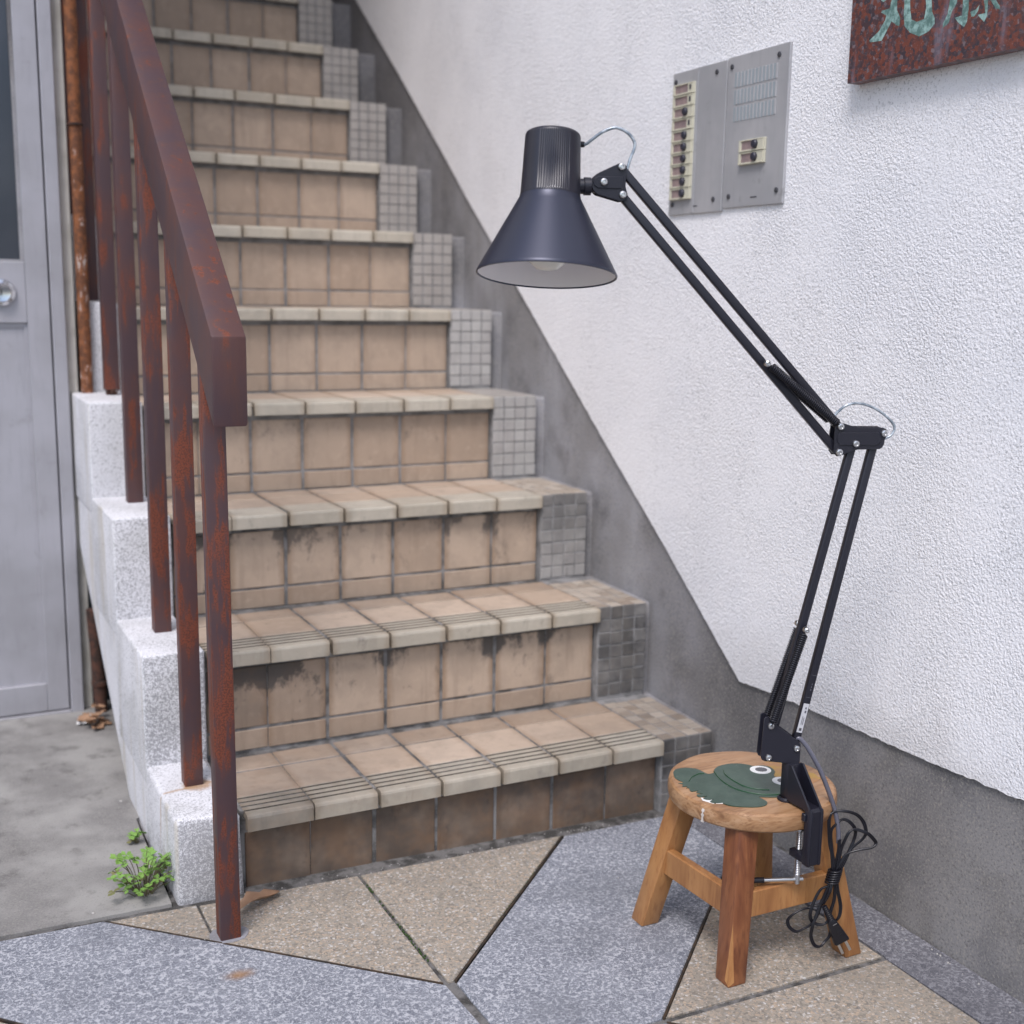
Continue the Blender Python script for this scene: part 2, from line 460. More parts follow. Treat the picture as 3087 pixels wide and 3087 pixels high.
# --- lamp
t = NT('lamp_black'); M['lamp'] = t.out((.013, .013, .021), .40, t.bump(t.noise(1500, 2), .03, .0002), metal=.0, spec=.48)
t = NT('shade_paint'); M['shade'] = t.out((.040, .044, .068), .38, t.bump(t.noise(1800, 2), .03, .0002), metal=.45, spec=.6)
t = NT('housing_plastic'); M['housing'] = t.out((.019, .019, .028), .38, spec=.55)
M['shade_in'] = NT('shade_white').out((.80, .77, .77), .45)
M['bulb'] = NT('bulb_glass').out((.80, .78, .70), .15, spec=.5)
M['spring'] = NT('spring_black').out((.045, .045, .055), .35, metal=.7)
M['pvc'] = NT('black_cord').out((.009, .009, .013), .30, spec=.40)
t = NT('grey_sleeve'); M['sleeve'] = t.out((.115, .115, .145), .25, spec=.6)
t = NT('clear_wire'); M['wire'] = t.out(t.mix(t.step(t.noise(120, 3), .4, .6), (.22, .26, .30), (.45, .50, .54)), .18, metal=.3, spec=.8)
M['sticker'] = NT('sticker').out((.50, .50, .52), .5)
M['print'] = NT('printed_mark').out((.06, .06, .07), .6)
M['print_grey'] = NT('printed_mark_grey').out((.10, .10, .12), .6)
# --- plants and litter
t = NT('clover_leaf'); M['leaf'] = t.out(t.mix(t.noise(70, 3), (.13, .27, .055), (.22, .36, .08)), .5, spec=.35, Subsurface_Weight=0.0)
t = NT('clover_leaf_old'); M['leaf2'] = t.out(t.mix(t.noise(70, 3), (.15, .19, .06), (.19, .15, .06)), .55)
M['stem'] = NT('weed_stem').out((.14, .12, .06), .6)
t = NT('dry_leaf'); M['dry'] = t.out(t.mix(t.noise(60, 4), (.40, .25, .155), (.27, .15, .085)), .75, t.bump(t.noise(90, 3), .4, .002))
t = NT('moss'); M['moss'] = t.out(t.mix(t.noise(200, 3), (.02, .05, .012), (.05, .085, .02)), .9)
M['grit'] = NT('grit').out((.40, .385, .36), .8)
M['plaster'] = NT('ceiling_plaster').out((.36, .35, .34), .9)

# ---------------------------------------------------------------- mesh helpers
def tag(o, label=None, cat=None, group=None, kind=None):
    if label: o['label'] = label
    if cat: o['category'] = cat
    if group: o['group'] = group
    if kind: o['kind'] = kind
    return o
def link(name, me, parent=None):
    o = bpy.data.objects.new(name, me)
    COL.objects.link(o)
    if parent is not None:
        o.parent = parent
    return o
def empty(name, loc=(0, 0, 0)):
    o = bpy.data.objects.new(name, None)
    o.empty_display_size = .02
    COL.objects.link(o)
    o.location = loc
    return o
def fin(name, bm, mat, parent=None, smooth=None, org=None):
    """bmesh given in world coordinates -> object (origin at org, world placement kept)"""
    bmesh.ops.recalc_face_normals(bm, faces=bm.faces)
    pl = Vector((0, 0, 0))
    p = parent
    while p is not None:
        pl += p.location
        p = p.parent
    if org is None:
        org = pl
    org = Vector(org)
    for v in bm.verts:
        v.co -= org
    me = bpy.data.meshes.new(name)
    bm.to_mesh(me)
    bm.free()
    if isinstance(mat, (list, tuple)):
        for q in mat: me.materials.append(q)
    else:
        me.materials.append(mat)
    if smooth is not None:
        for pg in me.polygons: pg.use_smooth = True
        if smooth < 3:
            me.set_sharp_from_angle(angle=smooth)
    o = link(name, me, parent)
    o.location = org - pl
    return o
def box(bm, lo, hi, bev=0.0, seg=1):
    lo = Vector(lo); hi = Vector(hi)
    c = (lo + hi) / 2; d = hi - lo
    r = bmesh.ops.create_cube(bm, size=1.0, matrix=Matrix.Translation(c) @ Matrix.Diagonal((d.x, d.y, d.z, 1)))
    if bev:
        es = list({e for v in r['verts'] for e in v.link_edges})
        bmesh.ops.bevel(bm, geom=es, offset=bev, segments=seg, affect='EDGES', profile=.5)
    return r
def prism(bm, pts, ext, bev=0.0, seg=1):
    """pts: world polygon, ext: extrusion vector"""
    ext = Vector(ext)
    a = [bm.verts.new(Vector(p)) for p in pts]
    b = [bm.verts.new(Vector(p) + ext) for p in pts]
    fs = [bm.faces.new(a), bm.faces.new(b[::-1])]
    n = len(a)
    for i in range(n):
        fs.append(bm.faces.new((a[i], b[i], b[(i + 1) % n], a[(i + 1) % n])))
    if bev:
        es = set(fs[0].edges) | set(fs[1].edges)
        bmesh.ops.recalc_face_normals(bm, faces=fs)
        bmesh.ops.bevel(bm, geom=list(es), offset=bev, segments=seg, affect='EDGES', profile=.5)
    return fs
def smooth_path(pts, n=8, closed=False):
    P = [Vector(p) for p in pts]
    out = []
    N = len(P)
    for i in range(N - 1):
        p0 = P[max(i - 1, 0)]; p1 = P[i]; p2 = P[i + 1]; p3 = P[min(i + 2, N - 1)]
        for k in range(n):
            t = k / n
            out.append(.5 * ((2 * p1) + (p2 - p0) * t + (2 * p0 - 5 * p1 + 4 * p2 - p3) * t * t + (3 * p1 - p0 - 3 * p2 + p3) * t ** 3))
    out.append(P[-1])
    return out
def tube(bm, path, r, sides=8, cap=True, rfun=None, flat=1.0, nrm=None):
    path = [Vector(p) for p in path]
    rings = []
    prev = None
    for i, p in enumerate(path):
        d = (path[min(i + 1, len(path) - 1)] - path[max(i - 1, 0)]).normalized()
        if prev is None:
            ref = Vector(nrm) if nrm is not None else (Vector((0, 0, 1)) if abs(d.z) < .9 else Vector((1, 0, 0)))
            x = (ref - d * ref.dot(d)).normalized()
        else:
            x = (prev - d * prev.dot(d)).normalized()
        prev = x
        y = d.cross(x)
        rr = r if rfun is None else rfun(i / max(1, len(path) - 1))
        rings.append([bm.verts.new(p + x * math.cos(a) * rr + y * math.sin(a) * rr * flat) for a in [2 * PI * k / sides for k in range(sides)]])
    for a, b in zip(rings, rings[1:]):
        for k in range(sides):
            bm.faces.new((a[k], a[(k + 1) % sides], b[(k + 1) % sides], b[k]))
    if cap:
        bm.faces.new(rings[0][::-1])
        bm.faces.new(rings[-1])
    return rings
def bar(bm, a, b, wx, wy, side, bev=.001, seg=2):
    """square bar from a to b; side = direction of its wy faces"""
    a = Vector(a); b = Vector(b); d = (b - a).normalized()
    s = Vector(side); s = (s - d * s.dot(d)).normalized()
    q = d.cross(s)
    pts = [a + q * wx / 2 * i + s * wy / 2 * j for i, j in ((-1, -1), (1, -1), (1, 1), (-1, 1))]
    fs = prism(bm, pts, b - a)
    if bev:
        es = list({e for f in fs for e in f.edges})
        bmesh.ops.recalc_face_normals(bm, faces=fs)
        bmesh.ops.bevel(bm, geom=es, offset=bev, segments=seg, affect='EDGES', profile=.5)
def lathe(bm, prof, org, axis, ref, seg=64, rmod=None):
    org = Vector(org); ax = Vector(axis).normalized(); x = Vector(ref); x = (x - ax * x.dot(ax)).normalized(); y = ax.cross(x)
    rings = []
    for (r, s_) in prof:
        if r < 1e-6:
            rings.append([bm.verts.new(org + ax * s_)])
        else:
            rg = []
            for k in range(seg):
                a = 2 * PI * k / seg
                rr = r if rmod is None else rmod(r, s_, a)
                rg.append(bm.verts.new(org + ax * s_ + x * math.cos(a) * rr + y * math.sin(a) * rr))
            rings.append(rg)
    for a, b in zip(rings, rings[1:]):
        if len(a) == 1 and len(b) == 1: continue
        for k in range(seg):
            k2 = (k + 1) % seg
            if len(a) == 1: bm.faces.new((a[0], b[k2], b[k]))
            elif len(b) == 1: bm.faces.new((a[k], a[k2], b[0]))
            else: bm.faces.new((a[k], a[k2], b[k2], b[k]))
def gz(x):
    return -.112 - .0173 * x
def wx(y):
    return .808 + .025 * y

# ================================================================= SETTING
# street far sheet
bm = bmesh.new()
prism(bm, [(-400, -400, -.20), (400, -400, -.20), (400, 400, -.20), (-400, 400, -.20)], (0, 0, -.2))
tag(fin('street', bm, M['asphalt']), kind='structure')
# paving bed
bm = bmesh.new()
def gpt(x, y, dz=0): return (x, y, gz(x) + dz)
prism(bm, [gpt(-.55, -2.6, -.0035), gpt(.86, -2.6, -.0035), gpt(.86, .05, -.0035), gpt(-.55, .05, -.0035)], (0, 0, -.09))
paving = tag(fin('paving', bm, M['joint']), kind='structure')
def slab(poly, mat, name='paving_slab', h=.018, dz=0.0):
    bm = bmesh.new()
    c = Vector((sum(p[0] for p in poly) / len(poly), sum(p[1] for p in poly) / len(poly), 0))
    prism(bm, [gpt(x, y, dz) for x, y in poly], (0, 0, -h), bev=.0012)
    return fin(name, bm, mat, paving)
BE, BL, DK = M['terr_beige'], M['terr_blue'], M['terr_dark']
slab([(-.186, -.008), (-.0695, -.009), (-.0695, -.114)], BE)
slab([(-.066, -.012), (.1605, -.014), (.1615, -.3200), (-.066, -.1155)], BE)
slab([(.1660, -.014), (.4985, -.011), (.1755, -.3200), (.1685, -.3200)], BE)
slab([(-.505, -.004), (-.191, -.0045), (.1625, -.3262), (.1700, -.4935), (-.023, -.4935)], BL)
slab([(-.51, -.012), (-.029, -.4935), (-.51, -.4935)], BE)
slab([(.1775, -.3262), (.5045, -.014), (.7125, -.012), (.7125, -.169), (.3665, -.4935), (.1785, -.4935)], BL)
slab([(.3725, -.4935), (.7105, -.1755), (.7095, -.4930)], BE)
slab([(.3705, -.503), (.7095, -.503), (.7095, -.822)], BE)
slab([(.181, -.503), (.3645, -.503), (.7095, -.828), (.7095, -1.0), (.181, -1.0)], BL)
slab([(-.51, -.503), (.170, -.503), (.172, -1.0), (-.51, -1.0)], BL)
slab([(.7150, -.011), (.7930, -.011), (.7930, -1.0), (.7140, -1.0), (.7125, -.50), (.7150, -.49)], DK)
for j in range(3):
    slab([(-.51, -1.006 - .5 * j), (.172, -1.006 - .5 * j), (.172, -1.5 - .5 * j), (-.51, -1.5 - .5 * j)], BE if j % 2 == 0 else BL)
    slab([(.181, -1.006 - .5 * j), (.775, -1.006 - .5 * j), (.775, -1.5 - .5 * j), (.181, -1.5 - .5 * j)], BL if j % 2 == 0 else BE)
def divider(a, b, wd=.0028):
    a = Vector((*a, 0)); b = Vector((*b, 0)); d = (b - a).normalized(); q = Vector((-d.y, d.x, 0)) * wd / 2
    bm = bmesh.new()
    prism(bm, [gpt(p.x, p.y, .0004) for p in (a - q, b - q, b + q, a + q)], (0, 0, -.012))
    fin('divider_strip', bm, M['divider'], paving)
divider((-.1885, -.0065), (.1605, -.3220))
divider((.1775, -.3222), (.5015, -.0130))
divider((.3695, -.4935), (.7105, -.1722))
divider((-.507, -.008), (-.026, -.4935))
divider((.3675, -.5030), (.7095, -.8250))
# sidewalk left / behind the camera
bm = bmesh.new()
prism(bm, [(-6, -2.6, -.125), (-.553, -2.6, -.125), (-.553, .05, -.125), (-6, .05, -.125)], (0, 0, -.1))
tag(fin('pavement', bm, M['apron']), kind='structure')
# apron in front of the door
bm = bmesh.new()
ed = []
k = 24
for i in range(k + 1):
    x = -.553 + (.553 - .1) * i / k
    ed.append((x, .0045 + .0025 * mnoise.noise(Vector((x * 40, 0, 3))), gz(x) + .0015))
pts = ed + [(-.095, .30, gz(-.095) + .0015), (.02, .42, gz(0) + .0015), (.02, .90, gz(0) + .0015), (-.553, .90, gz(-.553) + .0015)]
prism(bm, pts, (0, 0, -.09))
tag(fin('apron', bm, M['apron']), kind='structure')
bm = bmesh.new()
prism(bm, [(-6, .051, -.11), (-.554, .051, -.11), (-.554, .90, -.11), (-6, .90, -.11)], (0, 0, -.09))
tag(fin('pavement', bm, M['apron']), kind='structure')

# ---------------------------------------------------------------- stairs
YK = {1: 0.0, 2: .2123, 3: .4345, 4: .6518, 5: .8690, 6: 1.0850, 7: 1.3000, 8: 1.5115, 9: 1.7225}
ZK = {1: 0.0, 2: .1720, 3: .3402, 4: .5085, 5: .6785, 6: .8490, 7: 1.0195, 8: 1.1915, 9: 1.3590}
for k in range(10, 14):
    YK[k] = YK[9] + .2125 * (k - 9); ZK[k] = ZK[9] + .1695 * (k - 9)
NST = 12
OV = .022                                           # riser face behind the nosing front
stair = tag(empty('staircase', (.35, 0, gz(.35))), 'tan tiled staircase climbing up beside the white stucco wall', 'staircase')
def shared_box(name, sx, sy, sz, bev):
    bm = bmesh.new()
    box(bm, (-sx / 2, -sy / 2, -sz / 2), (sx / 2, sy / 2, sz / 2), bev, 1)
    me = bpy.data.meshes.new(name); bm.to_mesh(me); bm.free()
    return me
def nosing_mesh(wd, gd=.0034, gm=1):
    pr = [(0.0, -.0235), (0.0, -.0045), (.0013, -.0013), (.0045, 0.0)]
    gi = []
    for gy in (.0180, .0325, .0470, .0615):
        gi += [len(pr), len(pr) + 1, len(pr) + 2]
        pr += [(gy, 0.0), (gy + .0008, -gd), (gy + .0036, -gd), (gy + .0044, 0.0)]
    pr += [(.0690, 0.0), (.0690, -.009), (.0125, -.009), (.0125, -.0235)]
    bm = bmesh.new()
    fs = prism(bm, [(-wd / 2, y, z) for y, z in pr], (wd, 0, 0))
    for g_ in gi:
        fs[2 + g_].material_index = gm
    bmesh.ops.recalc_face_normals(bm, faces=bm.faces)
    me = bpy.data.meshes.new('nosing_tile'); bm.to_mesh(me); bm.free()
    return me
TW = .0945
me_riser = shared_box('riser_tile', TW, .010, .0985, .0012)
me_short = shared_box('skirting_tile', TW, .010, .0325, .0012)
me_tread = shared_box('tread_tile', TW, .0900, .010, .0012)
me_back = shared_box('back_tile', TW, .0535, .010, .0012)
me_nose = nosing_mesh(TW)
me_worn = nosing_mesh(TW, .0012, 0)
me_mr = shared_box('mosaic_tile', .0225, .008, .0213, .0008)
me_mt = shared_box('mosaic_tile_flat', .0225, .0213, .008, .0008)
for me, mt in ((me_riser, 'tile_riser'), (me_short, 'tile_riser'), (me_tread, 'tile_tread'), (me_back, 'tile_tread'), (me_nose, 'tile_nosing'), (me_worn, 'tile_nosing'), (me_mr, 'tile_mosaic'), (me_mt, 'tile_mosaic_tread')):
    me.materials.append(M[mt])
me_nose.materials.append(M['groove'])
def jit(s_): return random.uniform(-s_, s_)
def put(name, me, loc, parent, dirt=0.0, film=0.0, rot=.006, pos=.0006):
    o = link(name, me, parent)
    pl = parent.location + (parent.parent.location if parent.parent else Vector((0, 0, 0)))
    o.location = Vector(loc) - pl + Vector((jit(pos), jit(pos), jit(pos)))
    o.rotation_euler = (jit(rot), jit(rot * .6), jit(rot))
    o['dirt'] = dirt
    o['film'] = film
    return o
DIRT = {1: .55, 2: 1.0, 3: .75, 4: .40, 5: .15, 6: .12, 7: .1, 8: .1, 9: .1}
far_mosaic = bmesh.new()
nm = 0
for k in range(1, NST + 1):
    yk, zk = YK[k], ZK[k]
    yn = YK[k + 1]
    zlo = gz(.35) - .05 if k == 1 else ZK[k - 1] - .06
    bm = bmesh.new()
    # concrete core with mortar face; cement fillet against the wall stands a little proud
    x0, x1 = .0015, .6965
    box(bm, (x0, yk + OV + .0016, zlo), (x1, yn + OV + .05, zk - .0018))
    core = fin('step', bm, M['mortar_dirty'] if k < 4 else M['mortar'], stair)
    bm = bmesh.new()
    box(bm, (.6975, yk + .0088, zlo), (.7975, yn + OV + .05, zk - .0012), .003, 2)
    fin('mosaic_bed', bm, M['mortar'], core)
    bm = bmesh.new()
    xr = wx(yk) + .004
    pts = [(.7977, yk + .026), (xr - .008, yk + .026), (xr + .004, yk + .020), (xr + .02, yk + .020), (xr + .02, yn + .06), (.7977, yn + .06)]
    prism(bm, [(x, y, zlo) for x, y in pts], (0, 0, zk - .0050 - zlo), .006, 3)
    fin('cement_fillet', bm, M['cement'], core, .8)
    d = DIRT.get(k, .1)
    for i in range(7):
        xc = .05 + .1 * i
        xs = 1.0
        film = (.95 if k == 1 else 0.0)
        dd = d * random.uniform(.75, 1.1)
        if k == 2 and i < 2:
            film = .45 - .25 * i; dd = 1.9 - .4 * i
        if k == 3 and i == 0: dd = 1.3
        if i == 0: xc += .004
        if i == 6: xc -= .002
        put('nosing_tile', me_nose if k < 3 else me_worn, (xc, yk, zk), core, .5 * d, (.62, .40, .34, .26, .16, .12, .16)[i] if k == 1 else .16 * random.random() * (k < 5) + (.15 if i == 0 else 0), rot=.003)
        put('tread_tile', me_tread, (xc, yk + .1150, zk - .005), core, .25 * d, (.5, .32)[i] if (i < 2 and k == 1) else (.22 if i == 0 and k < 4 else .06 * random.random()))
        put('tread_tile', me_back, (xc, yk + .1920, zk - .005), core, .35 * d, .34 if k < 3 else .14)
        if k == 1:
            o = put('riser_tile', me_riser, (xc, yk + OV + .005, zk - .0835), core, dd, film * random.uniform(.9, 1.0))
        else:
            put('riser_tile', me_riser, (xc, yk + OV + .005, zk - .0832), core, dd, film)
            rs = zk - ZK[k - 1]
            put('riser_tile', me_short, (xc, yk + OV + .005, zk - .1365 - .0162), core, .25 * d, .10 if k < 4 else 0)
    # mosaic strip: riser face, then tread
    nr = 5 if k == 1 else 7
    for c_ in range(4):
        x = .7105 + .0250 * c_
        for r_ in range(nr):
            z = zk - .0115 - .0238 * r_
            if k <= 4 or (k == 5 and r_ < 7):
                put('mosaic_tile', me_mr, (x, yk + .0115, z), core, (1.0, 1.0, .9, .25, .1)[k - 1], min(1, (1.0, .97, .82 - .085 * r_, .10, 0)[k - 1] * random.uniform(.85, 1.08)))
                nm += 1
            else:
                box(far_mosaic, (x - .0106, yk + .0075, z - .0106), (x + .0106, yk + .0155, z + .0106))
        nt_ = 8
        for r_ in range(nt_):
            y = yk + .0205 + .0238 * r_
            if k <= 3 :
                put('mosaic_tile', me_mt, (x, y, zk - .0040), core, (.55, .7, .6)[k - 1], (.28, .25, .15)[k - 1] * random.uniform(0, 1.6))
                nm += 1
            elif k <= 5:
                box(far_mosaic, (x - .0106, y - .0106, zk - .008), (x + .0106, y + .0106, zk))
o = fin('mosaic_tiles', far_mosaic, M['tile_mosaic'], stair)
o['kind'] = 'stuff'
o['label'] = 'pale mosaic tiles edging the upper steps'

# ---------------------------------------------------------------- stepped kerb on the left
kerb = tag(empty('stepped_kerb', (-.05, 0, gz(0))), 'stepped pale speckled granite kerb along the left edge of the stairs', 'kerb')
KD = {1: 1.0, 2: .80, 3: .42, 4: .10, 5: .05}
for k in range(1, NST):
    yk, zt = YK[k] + (.003 if k == 1 else .001), ZK[k] + .0085
    yn = YK[k + 1]
    xl = -.0915 if k < 5 else -.0535
    zlo = gz(0) - .02 if k == 1 else ZK[k - 1] + .0085 - .03
    bm = bmesh.new()
    box(bm, (xl, yk, zlo), (.0008, yn + .02, zt), .0075 if k == 1 else .004, 3)
    for v in bm.verts:
        n_ = mnoise.noise(v.co * 60) * .0009
        v.co.x += n_; v.co.z += n_ * .5
    # worn chamfer on the outer street corner of the lowest block
    if k == 1:
        for v in bm.verts:
            if v.co.z > zt - .02 and v.co.x > -.006 and v.co.y < yk + .05:
                v.co.z -= .010; v.co.x -= .004
    o = fin('block', bm, M['granite'], kerb, .6)
    o['dirt'] = KD.get(k, .05)
# side skin with sloping soffit
bm = bmesh.new()
sk = [(.006, gz(0) - .01), (.372, gz(0) - .01), (.8685, .232), (.8685, ZK[4] - .004), (.660, ZK[4] - .004), (.660, ZK[3] - .004), (.4435, ZK[3] - .004), (.4435, ZK[2] - .004), (.2215, ZK[2] - .004), (.2215, .0), (.006, .0)]
prism(bm, [(-.0890, y, z) for y, z in sk], (.085, 0, 0))
o = fin('stringer', bm, M['granite'], kerb)
o['dirt'] = .15
# rust bleeding from the post foot over the lowest block
def stain_decal(name, pts, mat, parent):
    bm = bmesh.new()
    bm.faces.new([bm.verts.new(p) for p in pts])
    return fin(name, bm, mat, parent)

# ---------------------------------------------------------------- railing
def rx(y): return -.050 + .033 * (y + .12)
def rtop(y): return .666 + .745 * (y + .196)
RH = .110
rail = tag(empty('stair_railing', (-.0485, -.104, gz(-.05))), 'rusty dark brown steel handrail on square posts left of the stairs', 'railing')
bm = bmesh.new()
y0, y1 = -.196, 2.3
hw = .0202
A = [(-hw, y0, rtop(y0)), (hw, y0, rtop(y0)), (hw, y0, rtop(y0) - .103), (-hw, y0, rtop(y0) - .103)]
B = [(-hw, y1, rtop(y1)), (hw, y1, rtop(y1)), (hw, y1, rtop(y1) - RH), (-hw, y1, rtop(y1) - RH)]
va = [bm.verts.new((rx(p[1]) + p[0], p[1], p[2])) for p in A]
vb = [bm.verts.new((rx(p[1]) + p[0], p[1], p[2])) for p in B]
bm.faces.new(va); bm.faces.new(vb[::-1])
for i in range(4):
    bm.faces.new((va[i], vb[i], vb[(i + 1) % 4], va[(i + 1) % 4]))
bmesh.ops.recalc_face_normals(bm, faces=bm.faces)
bmesh.ops.bevel(bm, geom=list(bm.edges), offset=.0032, segments=2, affect='EDGES', profile=.5)
o = fin('handrail', bm, M['railing'], rail, .5)
o['rust'] = .0
PW = .0266
posts = [(-.0487, -.1176, gz(-.05) - .01, .75), (-.0410, .1155, .0075, .50), (-.0360, .3345, .1795, .5), (-.0290, .5780, .3475, .3), (-.0265, .7950, .5270, .5), (-.0225, 1.030, .685, .4), (-.0160, 1.262, .856, .4), (-.008, 1.480, 1.027, .4), (.0, 1.700, 1.20, .4)]
for i, (x, y, zb, ru) in enumerate(posts):
    yc = y + PW / 2
    zt = rtop(yc) - RH + .012
    bm = bmesh.new()
    bar(bm, (x, yc, zb), (x - (.004 if i == 0 else 0), yc, zt), PW, PW, (0, 1, 0), .0022, 2)
    o = fin('post', bm, M['railing'], rail, .5, org=(x, yc, zb))
    o['rust'] = ru
    if i == 4:      # rotted-through foot
        bm = bmesh.new()
        random.seed(3)
        n_ = 9
        for side in range(2):
            yy = y if side == 0 else y + PW - .001
            for q in range(n_):
                xa = x - PW / 2 + PW * q / n_; xb = xa + PW / n_ * random.uniform(.7, 1.0)
                zz = .5175 + random.uniform(0, .007)
                if random.random() < .25: continue
                prism(bm, [(xa, yy, .5290), (xb, yy, .5290), (xb, yy, zz + random.uniform(0, .004)), ((xa + xb) / 2, yy, zz)], (0, .0012, 0))
        fin('rotted_foot', bm, M['rust'], o)
        bm = bmesh.new()
        tube(bm, [(x, yc, .514), (x, yc, .524), (x, yc, .530)], .011, 7, rfun=lambda t: .012 - .006 * t)
        fin('rust_stub', bm, M['rust'], o)
random.seed(11)
# cement collar at the foot of the front post
bm = bmesh.new()
pp = []
for q in range(14):
    a = 2 * PI * q / 14
    rr = .026 + .006 * mnoise.noise(Vector((math.cos(a) * 2, math.sin(a) * 2, 5)))
    pp.append((-.0480 + math.cos(a) * rr, -.104 + math.sin(a) * rr * .85, gz(-.05) + .0006))
prism(bm, pp, (0, 0, -.006))
fin('mortar_collar', bm, M['fillet'], rail)

# ---------------------------------------------------------------- right wall
wall = tag(empty('stucco_wall', (.81, -.3, gz(.8))), 'white rough stucco wall with a grey cement dado right of the stairs', 'wall')
bm = bmesh.new()
prism(bm, [(wx(-4), -4, -.19), (wx(6), 6, -.19), (wx(6) + .25, 6, -.19), (wx(-4) + .25, -4, -.19)], (0, 0, 4.6))
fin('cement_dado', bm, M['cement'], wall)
line = [(-4, .24), (-.62, .1289), (-.4549, .1212), (-.294, .1169), (-.1268, .1102), (-.0523, .1043), (.1979, .2904), (.3955, .4307), (1.0938, .9379), (1.2215, 1.0349), (1.5351, 1.2666), (1.8956, 1.524), (6, 4.39)]
dens = []
for (ya, za), (yb, zb) in zip(line, line[1:]):
    L_ = math.hypot(yb - ya, zb - za)
    n_ = max(1, int(L_ / .006)) if ya > -.9 and yb < 2.1 else max(1, int(L_ / .08))
    for q in range(n_):
        t_ = q / n_
        y = ya + (yb - ya) * t_; z = za + (zb - za) * t_
        amp = .0022 if y < -.05 else .0012
        j = amp * (mnoise.noise(Vector((y * 60, z * 60, 1))) + .6 * mnoise.noise(Vector((y * 190, z * 190, 4))))
        dens.append((y, z + j))
dens.append(line[-1])
poly = dens + [(6, 4.40), (-4, 4.40)]
bm = bmesh.new()
co = [Vector((p[0], p[1])) for p in poly]
tri = geometry.delaunay_2d_cdt(co, [], [list(range(len(co)))], 1, 1e-6)
TH = .0055
fv = [bm.verts.new((wx(p.x) - TH, p.x, p.y)) for p in tri[0]]
for f in tri[2]:
    try: bm.faces.new([fv[i] for i in f])
    except ValueError: pass
ev = [e for e in bm.edges if len(e.link_faces) == 1]
r = bmesh.ops.extrude_edge_only(bm, edges=ev)
for v in [g for g in r['geom'] if isinstance(g, bmesh.types.BMVert)]:
    v.co.x += TH + .004
fin('stucco_coat', bm, M['stucco'], wall)

# ---------------------------------------------------------------- left building wall, door
FY = .872
fac = tag(empty('building_wall', (-.3, FY, gz(-.3))), 'cream painted building wall around the grey aluminium door', 'wall')
bm = bmesh.new()
box(bm, (-.0955, FY, -.15), (-.0770, 4.0, 3.4), .0015)
fin('wall_edge', bm, M['cream'], fac)
bm = bmesh.new()
box(bm, (-4, FY + .0, 1.62), (-.0957, FY + .2, 3.4))
box(bm, (-4, FY + .0, -.15), (-.66, FY + .2, 1.6195))
fin('wall_panel', bm, M['cream'], fac)
door = tag(empty('aluminium_door', (-.37, .86, gz(-.3))), 'grey aluminium door with dark glass pane and round lock', 'door')
bm = bmesh.new()
box(bm, (-.1205, .853, -.1160), (-.0965, .90, 1.62), .0015)
fin('door_frame', bm, M['door_alu'], door)
bm = bmesh.new()
box(bm, (-.6595, .853, -.1160), (-.6355, .90, 1.62), .0015)
fin('door_frame', bm, M['door_alu'], door)
bm = bmesh.new()
box(bm, (-.6353, .852, -.1250), (-.1207, .90, -.1035), .001)
fin('threshold', bm, M['door_alu'], door)
bm = bmesh.new()
box(bm, (-.6353, .880, -.1030), (-.1207, .905, 1.60))
fin('door_gap', bm, M['gap'], door)
bm = bmesh.new()
box(bm, (-.1625, .8565, -.1010), (-.1232, .8795, 1.58), .0012)
fin('stile', bm, M['door_alu'], door)
bm = bmesh.new()
box(bm, (-.6330, .8565, -.1010), (-.5937, .8795, 1.58), .0012)
fin('stile', bm, M['door_alu'], door)
bm = bmesh.new()
box(bm, (-.5935, .8570, -.1010), (-.1627, .8790, -.0450), .0012)
fin('bottom_rail', bm, M['door_alu'], door)
bm = bmesh.new()
box(bm, (-.5935, .8570, .6480), (-.1627, .8790, .7580), .0012)
mid = fin('lock_rail', bm, M['door_alu'], door)
bm = bmesh.new()
box(bm, (-.5935, .8660, -.0448), (-.1627, .8785, .6478))
box(bm, (-.1690, .8628, -.0448), (-.1628, .8659, .6478))
box(bm, (-.5920, .8628, .6400), (-.1692, .8659, .6478))
fin('lower_panel', bm, M['door_alu'], door)
bm = bmesh.new()
prism(bm, [(-.1692, .8659, -.0447), (-.1692, .8659, -.020), (-.1775, .8659, -.0447)], (0, -.0025, 0))
fin('panel_gusset', bm, M['door_alu'], door)
bm = bmesh.new()
box(bm, (-.5935, .8700, .7582), (-.1627, .8760, 1.5600))
fin('glass_pane', bm, M['glass'], door)
bm = bmesh.new()
box(bm, (-.1690, .8600, .7582), (-.1628, .8699, 1.5600))
box(bm, (-.5900, .8600, .7582), (-.1692, .8699, .7625))
fin('glazing_bead', bm, M['cement'], door)
bm = bmesh.new()
lathe(bm, [(.0255, 0), (.0255, .004), (.0235, .007), (.0185, .009), (.0175, .013), (.0160, .0145), (.011, .0135), (0, .0130)], (-.2055, .8569, .7027), (0, -1, 0), (1, 0, 0), 40)
lk = fin('lock_cylinder', bm, M['chrome'], door, .5)
bm = bmesh.new()
box(bm, (-.2068, .8426, .6975), (-.2048, .8440, .7080))
fin('keyway', bm, M['gap'], lk)

